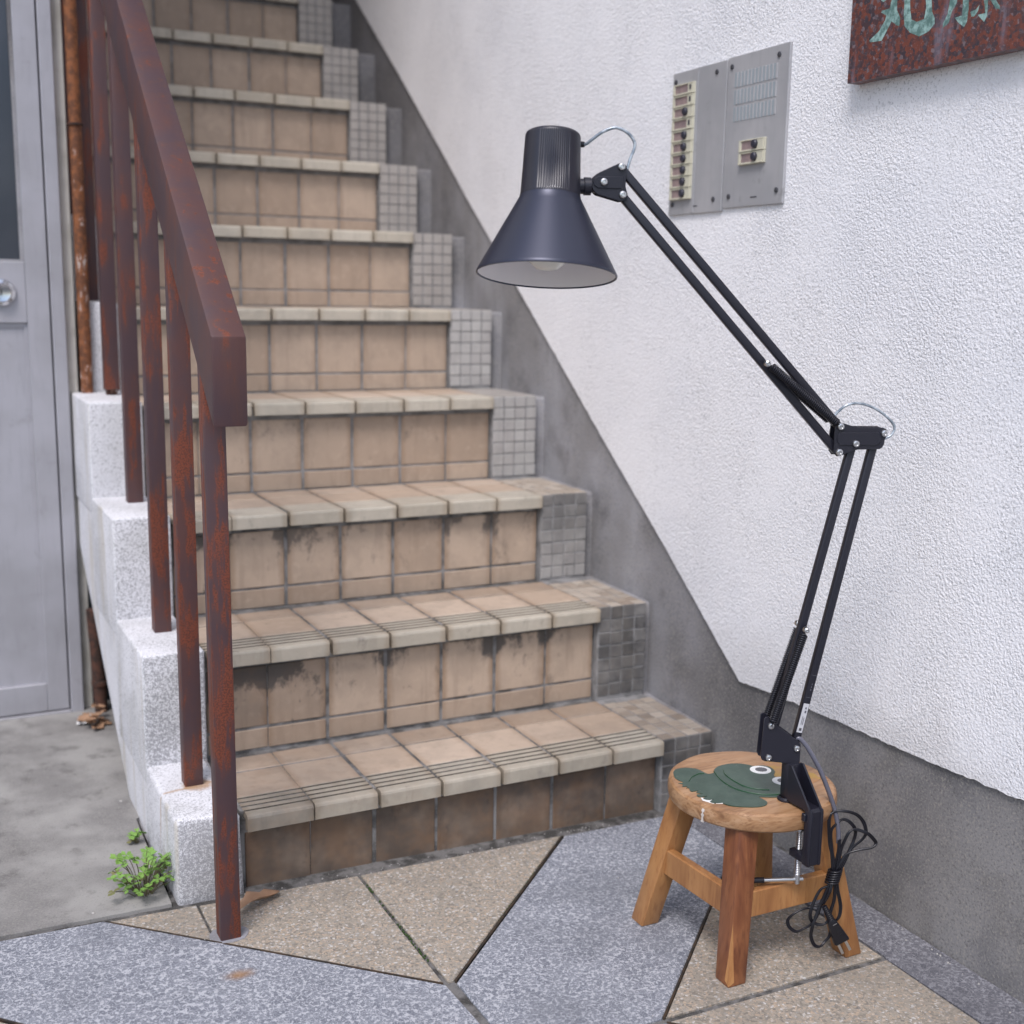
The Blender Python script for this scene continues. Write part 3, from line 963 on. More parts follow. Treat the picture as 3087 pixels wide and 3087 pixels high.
# peeling pipe standing on the kerb, beside the door wall
pipe = tag(empty('rusty_pipe', (-.0632, .860, .517)), 'peeling white pipe covered in orange rust between door and railing', 'pipe')
bm = bmesh.new()
tube(bm, [(-.0632, .860, .515), (-.0632, .860, .8), (-.0632, .860, 1.2), (-.0632, .860, 2.5)], .0112, 20)
fin('pipe_shaft', bm, M['peeling'], pipe, 1.0)
bm = bmesh.new()
lathe(bm, [(.0114, 0), (.0145, .0005), (.0145, .004), (.0113, .005)], (-.0632, .860, 1.005), (0, 0, 1), (1, 0, 0), 20)
fin('pipe_bracket', bm, M['rust'], pipe, .5)
stub = tag(empty('rust_pipe_stub', (-.071, .835, gz(0))), 'short dark rusted pipe in the corner under the kerb', 'pipe')
bm = bmesh.new()
tube(bm, [(-.066, .838, gz(0)), (-.070, .838, .0), (-.075, .838, .10)], .0125, 12)
fin('pipe_shaft', bm, M['rust'], stub, 1.0)
bm = bmesh.new()
lathe(bm, [(.0127, 0), (.016, .001), (.016, .009), (.0127, .010)], (-.0675, .838, -.055), (0, 0, 1), (1, 0, 0), 14)
fin('pipe_collar', bm, M['rust'], stub, .5)

# stairwell enclosure above the frame: unseen, added over the flight to dim the upper steps
bm = bmesh.new()
box(bm, (-4, FY + .02, 3.4), (wx(1) - .01, 6, 3.7))
tag(fin('unseen_ceiling', bm, M['plaster']), kind='structure')
bm = bmesh.new()
prism(bm, [(-.0760, 1.35, 2.70), (-.0760, 5.5, 5.0), (-.0760, 5.5, 5.15), (-.0760, 1.35, 2.85)], (.88, 0, 0))
tag(fin('unseen_soffit', bm, M['plaster']), kind='structure')
bm = bmesh.new()
box(bm, (-.3, 3.0, 1.3), (.95, 3.1, 4.2))
tag(fin('unseen_landing_wall', bm, M['plaster']), kind='structure')

# ================================================================= THINGS ON THE WALL
WN = Vector((-1, .025, 0)).normalized()            # wall normal towards the stairs
WT = Vector((-.025, -1, 0)).normalized()           # along the wall towards the street (image right)
def WP(y, z, off=0.0):
    return Vector((wx(y), y, z)) + WN * off
def wbox(bm, ya, yb, za, zb, o0, o1, bev=0.0, seg=1, sh=0.0):
    """box on the wall, ya>yb (image left to right), sh = lean of verticals"""
    pts = [WP(ya, za, o0), WP(yb, za, o0), WP(yb, zb, o0), WP(ya, zb, o0)]
    fs = prism(bm, pts, WN * (o1 - o0))
    if bev:
        es = list({e for f in fs for e in f.edges})
        bmesh.ops.recalc_face_normals(bm, faces=fs)
        bmesh.ops.bevel(bm, geom=es, offset=bev, segments=seg, affect='EDGES', profile=.5)
def disc(bm, p, n, r, h, seg=16, dome=.3):
    prof = [(r, 0), (r, h * (1 - dome)), (r * .82, h * (1 - dome * .3)), (r * .45, h), (0, h)]
    lathe(bm, prof, p, n, (0, 0, 1), seg)
def screw(parent, y, z, off, r=.0040, mat='dark_screw'):
    bm = bmesh.new()
    disc(bm, WP(y, z, off), WN, r, .0022, 14)
    o = fin('screw', bm, M[mat], parent, .7)
    return o
PO = .0065                                          # back of the plates = stucco face
def name_slot(parent, ya, yb, za, zb, full, off):
    """cream slot frame with a name card and a round button"""
    bm = bmesh.new()
    wbox(bm, ya, yb, za, zb, off, off + .0030, .0006)
    fr = fin('name_slot', bm, M['slot'], parent)
    w_ = ya - yb; h_ = zb - za
    bm = bmesh.new()     # lower lip standing proud, and the end block
    wbox(bm, ya - .001, yb + .002, za + .0003, za + h_ * .16, off + .0030, off + .0062, .0004)
    wbox(bm, ya - w_ * .72, yb + .002, za + h_ * .16, zb - h_ * .12, off + .0030, off + .0052, .0004)
    wbox(bm, ya - .001, yb + .002, zb - h_ * .12, zb - .0003, off + .0030, off + .0055, .0004)
    wbox(bm, ya - .001, ya - w_ * .10, za + h_ * .16, zb - h_ * .12, off + .0030, off + .0055, .0004)
    fin('slot_lip', bm, M['slot'], fr)
    bm = bmesh.new()
    wbox(bm, ya - w_ * .10, ya - w_ * .72, za + h_ * .17, zb - h_ * .13, off + .0030, off + .0036)
    fin('name_card', bm, M['card'], fr)
    bm = bmesh.new()
    if full:
        disc(bm, WP(ya - w_ * .67, (za + zb) / 2 + h_ * .05, off + .0050), WN, .0063, .0056, 18, .35)
    else:
        wbox(bm, ya - w_ * .80, ya - w_ * .88, za + h_ * .34, zb - h_ * .22, off + .0050, off + .0056)
    fin('button', bm, M['button'], fr, .6)
def plate(name, ya, yb, za, zb, label):
    root = tag(empty(name, WP((ya + yb) / 2, za, 0)), label, 'intercom')
    bm = bmesh.new()
    wbox(bm, ya, yb, za, zb, .001, PO + .0035, .0012, 2)
    fin('faceplate', bm, M['plate_alu'], root)
    return root
OP = PO + .0035
ip = plate('name_panel', .2080, .0545, .8515, 1.0815, 'grey metal intercom plate with a column of ten name slots')
bm = bmesh.new()
wbox(bm, .1395, .1335, .8540, 1.0790, OP, OP + .0010)
fin('plate_seam', bm, M['plate_alu'], ip)
n_ = 10
zt, zb_ = 1.0610, .8755
for i in range(n_):
    h_ = (zt - zb_) / n_
    name_slot(ip, .2005, .1385, zt - h_ * (i + 1) + .0004, zt - h_ * i, i not in (0, 1, 3), OP)
for y, z in ((.1985, 1.0668), (.0810, 1.0668), (.0765, .8715), (.1955, .8690)):
    screw(ip, y, z, OP)
bm = bmesh.new(); wbox(bm, .137, .122, .8625, .8645, OP, OP + .0003); fin('maker_mark', bm, M['print'], ip)
sp_ = plate('speaker_panel', .0520, -.1005, .8555, 1.0830, 'grey metal intercom plate with a slotted speaker grille and two name slots')
for row in range(3):
    z1 = 1.0575 - .0255 * row; z0 = z1 - .0215
    for c_ in range(12):
        ya = .0320 - .0088 * c_
        bm = bmesh.new()
        wbox(bm, ya, ya - .0052, z0, z1, OP - .001, OP + .00035)
        fin('grille_slot', bm, M['slot_hole'], sp_)
        bm = bmesh.new()
        wbox(bm, ya - .0054, ya - .0084, z0, z1, OP - .001, OP + .0011, .0003)
        fin('grille_rib', bm, M['plate_alu'], sp_)
for i in range(2):
    name_slot(sp_, .0080, -.0560, .9545 - .0186 * (i + 1) + .0004, .9545 - .0186 * i, True, OP)
for y, z in ((.0405, 1.0680), (-.0765, 1.0685), (.0345, .8730), (-.0860, .8755)):
    screw(sp_, y, z, OP)
bm = bmesh.new(); wbox(bm, -.022, -.038, .8678, .8698, OP, OP + .0003); fin('maker_mark', bm, M['print'], sp_)

# ---------------------------------------------------------------- red granite plaque with carved characters
PLO, PLT = .0075, .0265
pq = tag(empty('granite_plaque', WP(-.4, 1.003, 0)), 'polished red granite name plaque with green carved characters', 'plaque')
PY0, PY1, PZ0, PZ1 = -.2490, -.78, 1.0025, 1.22
ST = [
 [(-.3234, 1.094), (-.3212, 1.0845), (-.3073, 1.0843), (-.3053, 1.0825), (-.3156, 1.077), (-.314, 1.0716), (-.3043, 1.0603), (-.2865, 1.051), (-.29, 1.0485), (-.31, 1.0471), (-.3214, 1.0617), (-.3261, 1.068), (-.3364, 1.0612), (-.3407, 1.0597), (-.3418, 1.0694), (-.3343, 1.0806), (-.3336, 1.105), (-.3240, 1.105)],
 [(-.347, 1.105), (-.347, 1.0895), (-.3473, 1.0726), (-.3503, 1.058), (-.3605, 1.0485), (-.3776, 1.041), (-.3932, 1.0443), (-.4023, 1.0517), (-.4015, 1.0586), (-.3968, 1.0663), (-.3943, 1.0804), (-.394, 1.102), (-.384, 1.102), (-.3842, 1.0823), (-.3861, 1.0738), (-.3836, 1.0605), (-.3717, 1.0592), (-.362, 1.0637), (-.3588, 1.0747), (-.3569, 1.0876), (-.357, 1.105)],
 [(-.4248, 1.0985), (-.4248, 1.0745), (-.4227, 1.0588), (-.4161, 1.0492), (-.4163, 1.044), (-.4257, 1.0489), (-.43, 1.0615), (-.4366, 1.0696), (-.4363, 1.0985)],
 [(-.4458, 1.096), (-.4458, 1.0705), (-.4468, 1.0531), (-.4347, 1.0526), (-.4421, 1.0453), (-.4511, 1.0393), (-.455, 1.045), (-.4561, 1.0606), (-.4552, 1.0687), (-.4552, 1.096)],
 [(-.4724, 1.0602), (-.4675, 1.0559), (-.4594, 1.0547), (-.461, 1.0492), (-.4656, 1.0483), (-.4713, 1.0538)],
 [(-.4791, 1.088), (-.4791, 1.0641), (-.4825, 1.0492), (-.4709, 1.0493), (-.4818, 1.0395), (-.4855, 1.046), (-.4854, 1.0629), (-.4854, 1.088)],
 [(-.489, 1.074), (-.489, 1.0622), (-.498, 1.0515), (-.5044, 1.049), (-.5039, 1.0529), (-.497, 1.0606), (-.495, 1.074)],
 [(-.3037, 1.105), (-.3037, 1.0978), (-.3084, 1.0944), (-.3136, 1.0959), (-.3136, 1.105)]]
co = [Vector(p) for p in ((PY0, PZ0), (PY1, PZ0), (PY1, PZ1), (PY0, PZ1))]
eds = [(0, 1), (1, 2), (2, 3), (3, 0)]
for s_ in ST:
    b0 = len(co)
    co += [Vector(p) for p in s_]
    eds += [(b0 + i, b0 + (i + 1) % len(s_)) for i in range(len(s_))]
res = geometry.delaunay_2d_cdt(co, eds, [], 0, 1e-7)
def inside(p, poly):
    r_ = False
    for (xa, ya), (xb, yb) in zip(poly, poly[1:] + poly[:1]):
        if (ya > p.y) != (yb > p.y) and p.x < (xb - xa) * (p.y - ya) / (yb - ya) + xa:
            r_ = not r_
    return r_
bm = bmesh.new()
fv = [bm.verts.new(WP(p.x, p.y, PLT)) for p in res[0]]
for f in res[2]:
    cc_ = sum((res[0][i] for i in f), Vector((0, 0))) / len(f)
    if any(inside(cc_, s_) for s_ in ST): continue
    bm.faces.new([fv[i] for i in f])
per = [(PY0, PZ0), (PY1, PZ0), (PY1, PZ1), (PY0, PZ1)]
fr_ = [bm.verts.new(WP(a, b, PLT)) for a, b in per]
bk_ = [bm.verts.new(WP(a, b, PLO)) for a, b in per]
for i in range(4):
    bm.faces.new((fr_[i], fr_[(i + 1) % 4], bk_[(i + 1) % 4], bk_[i]))
bm.faces.new(bk_)
bmesh.ops.remove_doubles(bm, verts=bm.verts, dist=1e-6)
bmesh.ops.delete(bm, geom=[v for v in bm.verts if not v.link_faces], context='VERTS')
fin('stone_slab', bm, M['red_granite'], pq)
for s_ in ST:
    bm = bmesh.new()
    f = bm.faces.new([bm.verts.new(WP(a, b, PLT)) for a, b in s_])
    f.normal_update()
    if f.normal.dot(WN) < 0: f.normal_flip()
    bmesh.ops.inset_region(bm, faces=[f], thickness=.0026, depth=-.0042, use_even_offset=True)
    fin('carved_stroke', bm, M['patina'], pq)
bm = bmesh.new()
wbox(bm, PY0 - .03, PY0 - .05, 1.03, 1.2, .002, PLO); wbox(bm, PY1 + .05, PY1 + .03, 1.03, 1.2, .002, PLO)
fin('mounting_batten', bm, M['cement'], pq)

# ================================================================= STOOL
SC = Vector((.574, -.378, 0))
GF = gz(.574)
stool = tag(empty('wooden_stool', (SC.x, SC.y, GF)), 'small round wooden stool with a green frog painted on its seat', 'stool')
ZS = .0980
bm = bmesh.new()
pr = [(0, ZS - .0255), (.098, ZS - .0255), (.1042, ZS - .0244), (.1074, ZS - .0215), (.1086, ZS - .0160), (.1087, ZS - .0085), (.1072, ZS - .0028), (.1042, ZS - .0005), (.100, ZS), (.07, ZS), (.035, ZS), (0, ZS)]
lathe(bm, pr, (SC.x, SC.y, 0), (0, 0, 1), (1, 0, 0), 72)
for v in bm.verts:
    rr = math.hypot(v.co.x - SC.x, v.co.y - SC.y)
    if rr > .09:
        v.co.z += .0008 * mnoise.noise(v.co * 25)
        q = 1 + .006 * mnoise.noise(Vector((v.co.x * 14, v.co.y * 14, 2)))
        v.co.x = SC.x + (v.co.x - SC.x) * q; v.co.y = SC.y + (v.co.y - SC.y) * q
seat = fin('seat', bm, M['wood_seat'], stool, .5, org=(SC.x, SC.y, ZS))
FR = [(-.0799, .0636), (-.0705, .0714), (-.0556, .0704), (-.0448, .0621), (-.0422, .0512), (-.0403, .0408), (-.0307, .0411), (-.0233, .0499), (-.011, .0565), (.0048, .0578), (.02, .0524), (.0284, .0436), (.0319, .037), (.0445, .0338), (.0497, .024), (.0466, .0107), (.0366, .0009), (.0349, -.0078), (.043, -.0135), (.0450, -.027), (.036, -.040), (.0240, -.050), (.0057, -.0604), (-.0127, -.0541), (-.0257, -.0473), (-.0255, -.0548), (-.0265, -.0651), (-.0349, -.0718), (-.0483, -.0711), (-.0637, -.0628), (-.0745, -.0537), (-.0786, -.0433), (-.0693, -.0441), (-.083, -.0413), (-.0900, -.0380), (-.0900, -.0325), (-.0823, -.0296), (-.0905, -.0278), (-.0925, -.0212), (-.084, -.0184), (-.0945, -.0159), (-.0935, -.0089), (-.0842, -.0104), (-.0901, -.0033), (-.0843, .0007), (-.0940, .0025), (-.0908, .0127), (-.0940, .0135), (-.0895, .0175), (-.0955, .0200), (-.0905, .0258), (-.0945, .0307), (-.0865, .0304), (-.0885, .0406), (-.087, .0502)]
def seat_poly(name, pts, h, mat, parent, z0=ZS, bev=.0003):
    bm = bmesh.new()
    fs = prism(bm, [(SC.x + x, SC.y + y, z0 - .0006) for x, y in pts], (0, 0, h + .0006))
    return fin(name, bm, mat, parent)
cx = sum(p[0] for p in FR) / len(FR); cy = sum(p[1] for p in FR) / len(FR)
dens = smooth_path([(*p, 0) for p in FR + [FR[0]]], 4)
seat_poly('painted_frog', [(p.x, p.y) for p in dens[:-1]], .0010, M['frog'], seat)
def ell(cx_, cy_, a, b, rot=-.42, n=28):
    return [(cx_ + math.cos(q) * a * math.cos(rot) - math.sin(q) * b * math.sin(rot), cy_ + math.cos(q) * a * math.sin(rot) + math.sin(q) * b * math.cos(rot)) for q in [2 * PI * k / n for k in range(n)]]
for ex, ey in ((.0315, .0220), (.0345, -.0205)):
    seat_poly('eye_white', ell(ex, ey, .0140, .0135), .0014, M['white_paint'], seat)
    seat_poly('eye_pupil', ell(ex + .001, ey, .0080, .0070), .0018, M['grey_paint'], seat)
for ln in ([(-.0281, .0448), (-.0362, .0223), (-.0393, -.004), (-.0343, -.0244), (-.0211, -.0415), (-.0089, -.0493), (.004, -.054)],
           [(-.0149, .0412), (-.0219, .0276), (-.0242, .0051), (-.0223, -.0141), (-.0138, -.027), (0, -.036)],
           [(-.078, .030), (-.066, .040), (-.052, .045), (-.045, .043)]):
    bm = bmesh.new()
    tube(bm, smooth_path([(SC.x + x, SC.y + y, ZS + .0011) for x, y in ln], 8), .0009, 6, flat=.5, nrm=(0, 0, 1))
    fin('painted_line', bm, M['frog_line'], seat, 1.2)
seat_poly('yellow_patch', [(.0517, .043), (.070, .046), (.0821, .0342), (.066, .010), (.0436, -.0110), (.0363, -.0061), (.0370, .0009), (.0481, .0110), (.0512, .0258)], .0002, M['ochre'], seat)
seat_poly('yellow_patch', [(.0838, -.0086), (.0910, -.0147), (.0870, -.0330), (.0671, -.0405), (.071, -.0313), (.080, -.020)], .0002, M['ochre'], seat)
# splash of bare white ground paint under the toes and one drip down the rim
seat_poly('white_splash', [(-.0935, -.0175), (-.0965, -.0254), (-.0900, -.0385), (-.0762, -.0450), (-.0700, -.0430), (-.082, -.034), (-.088, -.022)], .00035, M['white_paint'], seat)
bm = bmesh.new()
a0 = math.atan2(-.036, -.103)
dr = []
for i in range(9):
    t_ = i / 8
    zz = ZS - .001 - .022 * t_
    rr = .1045 + .0048 * math.sin(min(1, t_ * 2.2) * PI / 2) + .0004
    dr.append((rr, zz))
for (ra, za), (rb, zb2) in zip(dr, dr[1:]):
    w_ = .015 + .006 * math.sin(za * 900)
    vs = [bm.verts.new((SC.x + math.cos(a0 + s) * r_, SC.y + math.sin(a0 + s) * r_, z_)) for r_, z_, s in ((ra, za, -w_), (ra, za, w_), (rb, zb2, w_), (rb, zb2, -w_))]
    bm.faces.new(vs)
fin('paint_drip', bm, M['drip'], seat)
# legs: square, splayed on the diagonal
TB, TT = .0865, .0590
FEET = {(-1, -1): (.4905, -.4610), (1, -1): (.6750, -.4655), (-1, 1): (.4740, -.2910), (1, 1): (.6650, -.2950)}
for sx, sy in ((-1, -1), (1, -1), (1, 1), (-1, 1)):
    bx, by = FEET[(sx, sy)]
    tx, ty = SC.x + sx * TT, SC.y + sy * TT
    g_ = gz(bx)
    bm = bmesh.new()
    h0, h1 = .0136, .0150
    lo = [bm.verts.new((bx + i * h0, by + j * h0, g_ + .0005)) for i, j in ((-1, -1), (1, -1), (1, 1), (-1, 1))]
    hi = [bm.verts.new((tx + i * h1, ty + j * h1, ZS - .0250)) for i, j in ((-1, -1), (1, -1), (1, 1), (-1, 1))]
    bm.faces.new(lo[::-1]); bm.faces.new(hi)
    for i in range(4):
        bm.faces.new((lo[i], lo[(i + 1) % 4], hi[(i + 1) % 4], hi[i]))
    bmesh.ops.recalc_face_normals(bm, faces=bm.faces)
    bmesh.ops.bevel(bm, geom=list(bm.edges), offset=.0017, segments=2, affect='EDGES', profile=.5)
    o = fin('leg', bm, M['wood_leg_dark'] if (sx, sy) == (-1, -1) else M['wood_leg'], stool, .6, org=((bx + tx) / 2, (by + ty) / 2, 0))
    if (sx, sy) == (-1, -1):
        # pale worn wedge along the front edge
        ca = Vector((bx - h0, by - h0, g_ + .002)); cb = Vector((tx - h1, ty - h1, ZS - .025))
        bm = bmesh.new()
        tipp = ca + (cb - ca) * .42
        e_ = Vector((-.0003, -.0003, 0)); i1 = Vector((.0012, .0012, 0))
        v0 = bm.verts.new(ca + i1 * .4 + e_); vt = bm.verts.new(tipp + i1 * .4 + e_)
        v1 = bm.verts.new(ca + Vector((.0085, -.0003, .004))); v2 = bm.verts.new(ca + Vector((-.0003, .0075, .006)))
        v3 = bm.verts.new(ca + (cb - ca) * .16 + Vector((.0050, -.0003, 0))); v4 = bm.verts.new(ca + (cb - ca) * .18 + Vector((-.0003, .0040, 0)))
        bm.faces.new((v0, v1, v3, vt)); bm.faces.new((v0, vt, v4, v2))
        fin('worn_edge', bm, M['wood_leg'], o)
    if (sx, sy) == (-1, -1): o['label'] = 'darker reddish leg with a pale worn edge'
def rail_between(name, a, b, z0, z1, inset, th=.0125):
    # a,b corner signs; rail runs between the two legs at heights z0..z1
    def legc(s, z):
        t_ = (z - GF) / (ZS - .025 - GF)
        return Vector((FEET[s][0] * (1 - t_) + (SC.x + s[0] * TT) * t_, FEET[s][1] * (1 - t_) + (SC.y + s[1] * TT) * t_, z))
    bm = bmesh.new()
    zc = (z0 + z1) / 2
    p, q = legc(a, zc), legc(b, zc)
    n_ = Vector(((a[0] + b[0]) / 2, (a[1] + b[1]) / 2, 0)) * inset
    bar(bm, p + n_, q + n_, z1 - z0, th, n_.normalized(), .0014, 1)
    fin(name, bm, M['wood_leg'], stool, .6, org=(p + q) / 2)
rail_between('stretcher', (-1, -1), (1, -1), -.0425, -.0075, .0045)
rail_between('stretcher', (-1, -1), (-1, 1), -.0425, -.0065, .0045)
rail_between('stretcher', (1, 1), (-1, 1), -.0580, -.0270, .0)
rail_between('stretcher', (1, 1), (1, -1), -.0580, -.0270, .0)
for a, b in (((-1, -1), (1, -1)), ((-1, -1), (-1, 1)), ((1, 1), (-1, 1)), ((1, 1), (1, -1))):
    rail_between('seat_rail', a, b, .0450, .0722, .0, .014)

# ================================================================= DESK LAMP
P0 = Vector((.579, -.444, 0)); HR = Vector((.9336, -.3584, 0)).normalized(); LN = Vector((-.3584, -.9336, 0)).normalized()
def LP(u, v, off=0.0):
    return P0 + HR * u + LN * off + Vector((0, 0, v))
lamp = tag(empty('desk_lamp', (.579, -.470, ZS)), 'black clamp-on desk lamp with spring arm and conical shade fixed to the stool', 'lamp')
LM = M['lamp']
def lfin(name, bm, mat=LM, parent=lamp, smooth=.6):
    return fin(name, bm, mat, parent, smooth)
# clamp: upper jaw block, two ribs, spine, lower jaw
CX = .579
bm = bmesh.new()
box(bm, (CX - .0092, -.4560, .1000), (CX + .0092, -.4380, .1490), .003, 2)             # socket block
for s_ in (-1, 1):
    xa = CX + s_ * .0102
    prism(bm, [(xa, -.4540, .1488), (xa, -.4600, .1488), (xa, -.4960, .1060), (xa, -.4960, .0850), (xa, -.4900, .0850), (xa, -.4900, .1020), (xa, -.4540, .1020)], (-s_ * .0026, 0, 0), .0006)
box(bm, (CX - .0100, -.4958, .1010), (CX + .0100, -.4540, .1050), .001)                  # web
box(bm, (CX - .0103, -.4935, .0320), (CX + .0103, -.4880, .1020), .0015, 2)            # spine front
box(bm, (CX - .0106, -.5010, .0310), (CX - .0050, -.4885, .1060), .0035, 2)
box(bm, (CX + .0050, -.5010, .0310), (CX + .0106, -.4885, .1060), .0035, 2)
box(bm, (CX - .0080, -.4990, .0310), (CX + .0080, -.4900, .1040), .002, 1)
box(bm, (CX - .0090, -.4885, .0320), (CX + .0090, -.4620, .0420), .002, 2)             # lower jaw
box(bm, (CX - .0135, -.4925, .0890), (CX - .0100, -.4860, .0990), .001)
lathe(bm, [(.0115, 0), (.0115, .0022), (.009, .0042)], (CX - .003, -.4450, ZS + .0004), (0, 0, 1), (1, 0, 0), 24)
lfin('clamp', bm)
bm = bmesh.new()
tube(bm, [(CX, -.4705, -.0040), (CX, -.4705, .0730)], .0036, 14)
for q in range(26):
    lathe(bm, [(.0037, 0), (.0042, .0008), (.0037, .0016)], (CX, -.4705, .008 + .0023 * q), (0, 0, 1), (1, 0, 0), 12)
lathe(bm, [(0, 0), (.009, 0), (.009, .0022), (.004, .0030), (0, .003)], (CX, -.4705, .0690), (0, 0, 1), (1, 0, 0), 20)
lfin('clamp_screw', bm, M['zinc'])
bm = bmesh.new()
hd = HR
hp = Vector((CX, -.4705, .0015))
tube(bm, [hp - hd * .047, hp + hd * .0075], .0026, 12)
hb = lfin('clamp_handle', bm, M['zinc'])
bm = bmesh.new()
tube(bm, [hp - hd * .0570, hp - hd * .0560, hp - hd * .0430], .0037, 12, rfun=lambda t: .0028 if t == 0 else .0037)
lfin('handle_cap', bm, M['pvc'], hb)
# post pin
bm = bmesh.new()
tube(bm, [LP(.0, .1460), LP(.0, .1560)], .0068, 18)
lathe(bm, [(.0068, 0), (.0088, .0005), (.0088, .0030), (.0068, .0035)], LP(0, .1490), (0, 0, 1), (1, 0, 0), 20)
lfin('swivel_pin', bm)
def plates(name, poly, offs, th=.0022, bev=.0006, rounding=3):
    bm = bmesh.new()
    for o_ in offs:
        prism(bm, [LP(u, v, o_ - th / 2) for u, v in poly], LN * th, bev)
    return lfin(name, bm)
def lscrew(u, v, off, r=.0040, h=.0032):
    bm = bmesh.new()
    lathe(bm, [(r, 0), (r, h * .45), (r * .85, h * .85), (r * .5, h), (r * .42, h * .65), (0, h * .65)], LP(u, v, off), LN, (0, 0, 1), 20)
    return lfin('screw', bm, M['zinc'], lamp, .7)
plates('base_bracket', [(-.0389, .2079), (-.0365, .2100), (-.0330, .2087), (-.0182, .1952), (.006, .1775), (.0092, .1740), (.0096, .1698), (.0096, .1460), (-.0034, .1483), (-.0352, .1522), (-.0390, .1540), (-.0412, .1591)], (-.0078, .0078))
for u, v in ((-.0302, .1985), (.0043, .1684), (-.0311, .1573)):
    lscrew(u, v, .0088, .0042)
lscrew(-.0302, .1985, -.0150, .0042)
def lbar(name, a, b, w_=.0098):
    bm = bmesh.new()
    bar(bm, LP(*a), LP(*b), w_, w_, LN, .0018, 3)
    return lfin(name, bm)
lbar('lower_arm', (-.0311, .1573), (.0530, .5495))
rb = lbar('lower_arm', (.0030, .1640), (.0812, .5600))
lbar('upper_arm', (.0335, .5702), (-.2398, .8608))
lbar('upper_arm', (.0339, .5396), (-.2375, .8305))
def spring(a, b, off, turns, r=.0046, wr=.00085):
    bm = bmesh.new()
    A = LP(*a, off); B = LP(*b, off); d = (B - A); Ln = d.length; d.normalize()
    x = LN; x = (x - d * x.dot(d)).normalized(); y = d.cross(x)
    n_ = turns * 9
    e = .006
    pth = [A, A + d * e * .5]
    for i in range(n_ + 1):
        t_ = i / n_; q = 2 * PI * turns * t_
        pth.append(A + d * (e + (Ln - 2 * e) * t_) + (x * math.cos(q) + y * math.sin(q)) * r)
    pth += [B - d * e * .5, B]
    tube(bm, pth, wr, 4)
    lfin('spring', bm, M['spring'], lamp, 2.0)
    bm = bmesh.new()
    tube(bm, [A + d * e, B - d * e], r * .72, 8)
    lfin('spring_core', bm, M['pvc'])
for off in (.0118, -.0130):
    spring((.0055, .3220), (-.0302, .1985), off, 44)
    spring((-.0600, .6440), (.0325, .5712), off, 42)
for u, v in ((.0055, .3220), (-.0610, .6440)):
    lscrew(u, v, .0118, .0040, .0065)
    lscrew(u, v, -.0190, .0040, .0065)
plates('elbow_bracket', [(.0280, .5733), (.0305, .5752), (.0350, .5746), (.055, .5691), (.086, .5690), (.0905, .5675), (.0925, .5640), (.0925, .5602), (.0897, .555), (.0891, .5488), (.0870, .5450), (.0836, .5431), (.0569, .5425), (.0413, .5372), (.0350, .5346), (.0310, .5346), (.0273, .5392), (.0270, .5599)], (-.0080, .0080))
bm = bmesh.new()
prism(bm, [LP(u, v, .0091) for u, v in ((.0330, .5632), (.0800, .5635), (.0840, .5600), (.0840, .5510), (.0800, .5478), (.0345, .5478), (.0305, .5520), (.0305, .5600))], LN * .0014, .0006)
lfin('bracket_boss', bm)
for u, v in ((.0335, .5702), (.0877, .5625), (.0530, .5500), (.0339, .5396)):
    lscrew(u, v, .0105 if u == .0530 else .0091, .0043, .0036)
# head bracket and neck
plates('head_bracket', [(-.273, .8420), (-.2725, .8465), (-.2693, .8503), (-.2647, .8542), (-.2440, .8640), (-.2400, .8652), (-.2360, .8642), (-.2338, .8610), (-.2342, .8573), (-.2343, .8392), (-.2317, .8310), (-.2325, .8265), (-.2360, .8236), (-.2400, .8232), (-.2663, .8301), (-.2710, .8340), (-.2728, .8380)], (-.0078, .0078))
bm = bmesh.new()
prism(bm, [LP(u, v, .0089) for u, v in ((-.2655, .8500), (-.2380, .8500), (-.2370, .8370), (-.2655, .8368), (-.2702, .8395), (-.2718, .8435), (-.2702, .8475))], LN * .0013, .0006)
lfin('bracket_boss', bm)
for u, v, o_ in ((-.2398, .8608, .0089), (-.2375, .8305, .0089), (-.2597, .8438, .0102)):
    lscrew(u, v, o_, .0043, .0034)
bm = bmesh.new()
lathe(bm, [(.0085, 0), (.0085, .008), (.0100, .0085), (.0100, .016), (.0070, .017), (.0070, .026)], LP(-.2890, .8393), HR, (0, 0, 1), 24)
lfin('neck', bm)
# shade
TIL = math.radians(10.0)
AX = (Vector((0, 0, 1)) * math.cos(TIL) - LN * math.sin(TIL) + HR * .048).normalized()
MC = LP(-.3230, .7395, .0172)
def ribmod(r, s_, a):
    # a=0 faces the street side (LN)
    aa = (a + PI) % (2 * PI) - PI
    if .0905 < s_ < .1560 and -.62 < aa < .50:
        return r - .00075 * (.5 + .5 * math.cos(aa * 78))
    return r
bm = bmesh.new()
prof = [(.0776, .0012), (.0784, -.0004), (.0795, .0), (.0796, .0016), (.0784, .0040)]
for i in range(1, 12):
    t_ = i / 11
    prof.append((.0784 + (.0348 - .0784) * t_, .0040 + (.0865 - .0040) * t_))
prof += [(.0345, .0885)]
lathe(bm, prof, MC, AX, LN, 128)
shade = lfin('shade', bm, M['shade'], lamp, .7)
bm = bmesh.new()
prof = [(.0340, .0880), (.0342, .0900), (.0338, .0912), (.0325, .1240), (.0314, .1550), (.0312, .1565), (.0303, .1588), (.0285, .1600), (0, .1606)]
lathe(bm, prof, MC, AX, LN, 320, ribmod)
lfin('socket_housing', bm, M['housing'], lamp, .7)
bm = bmesh.new()
lathe(bm, [(.0774, .0013), (.0766, .0045), (.0550, .0440), (.0335, .0860), (.0305, .1300), (0, .1310)], MC, AX, LN, 96)
lfin('shade_lining', bm, M['shade_in'], shade)
bm = bmesh.new()
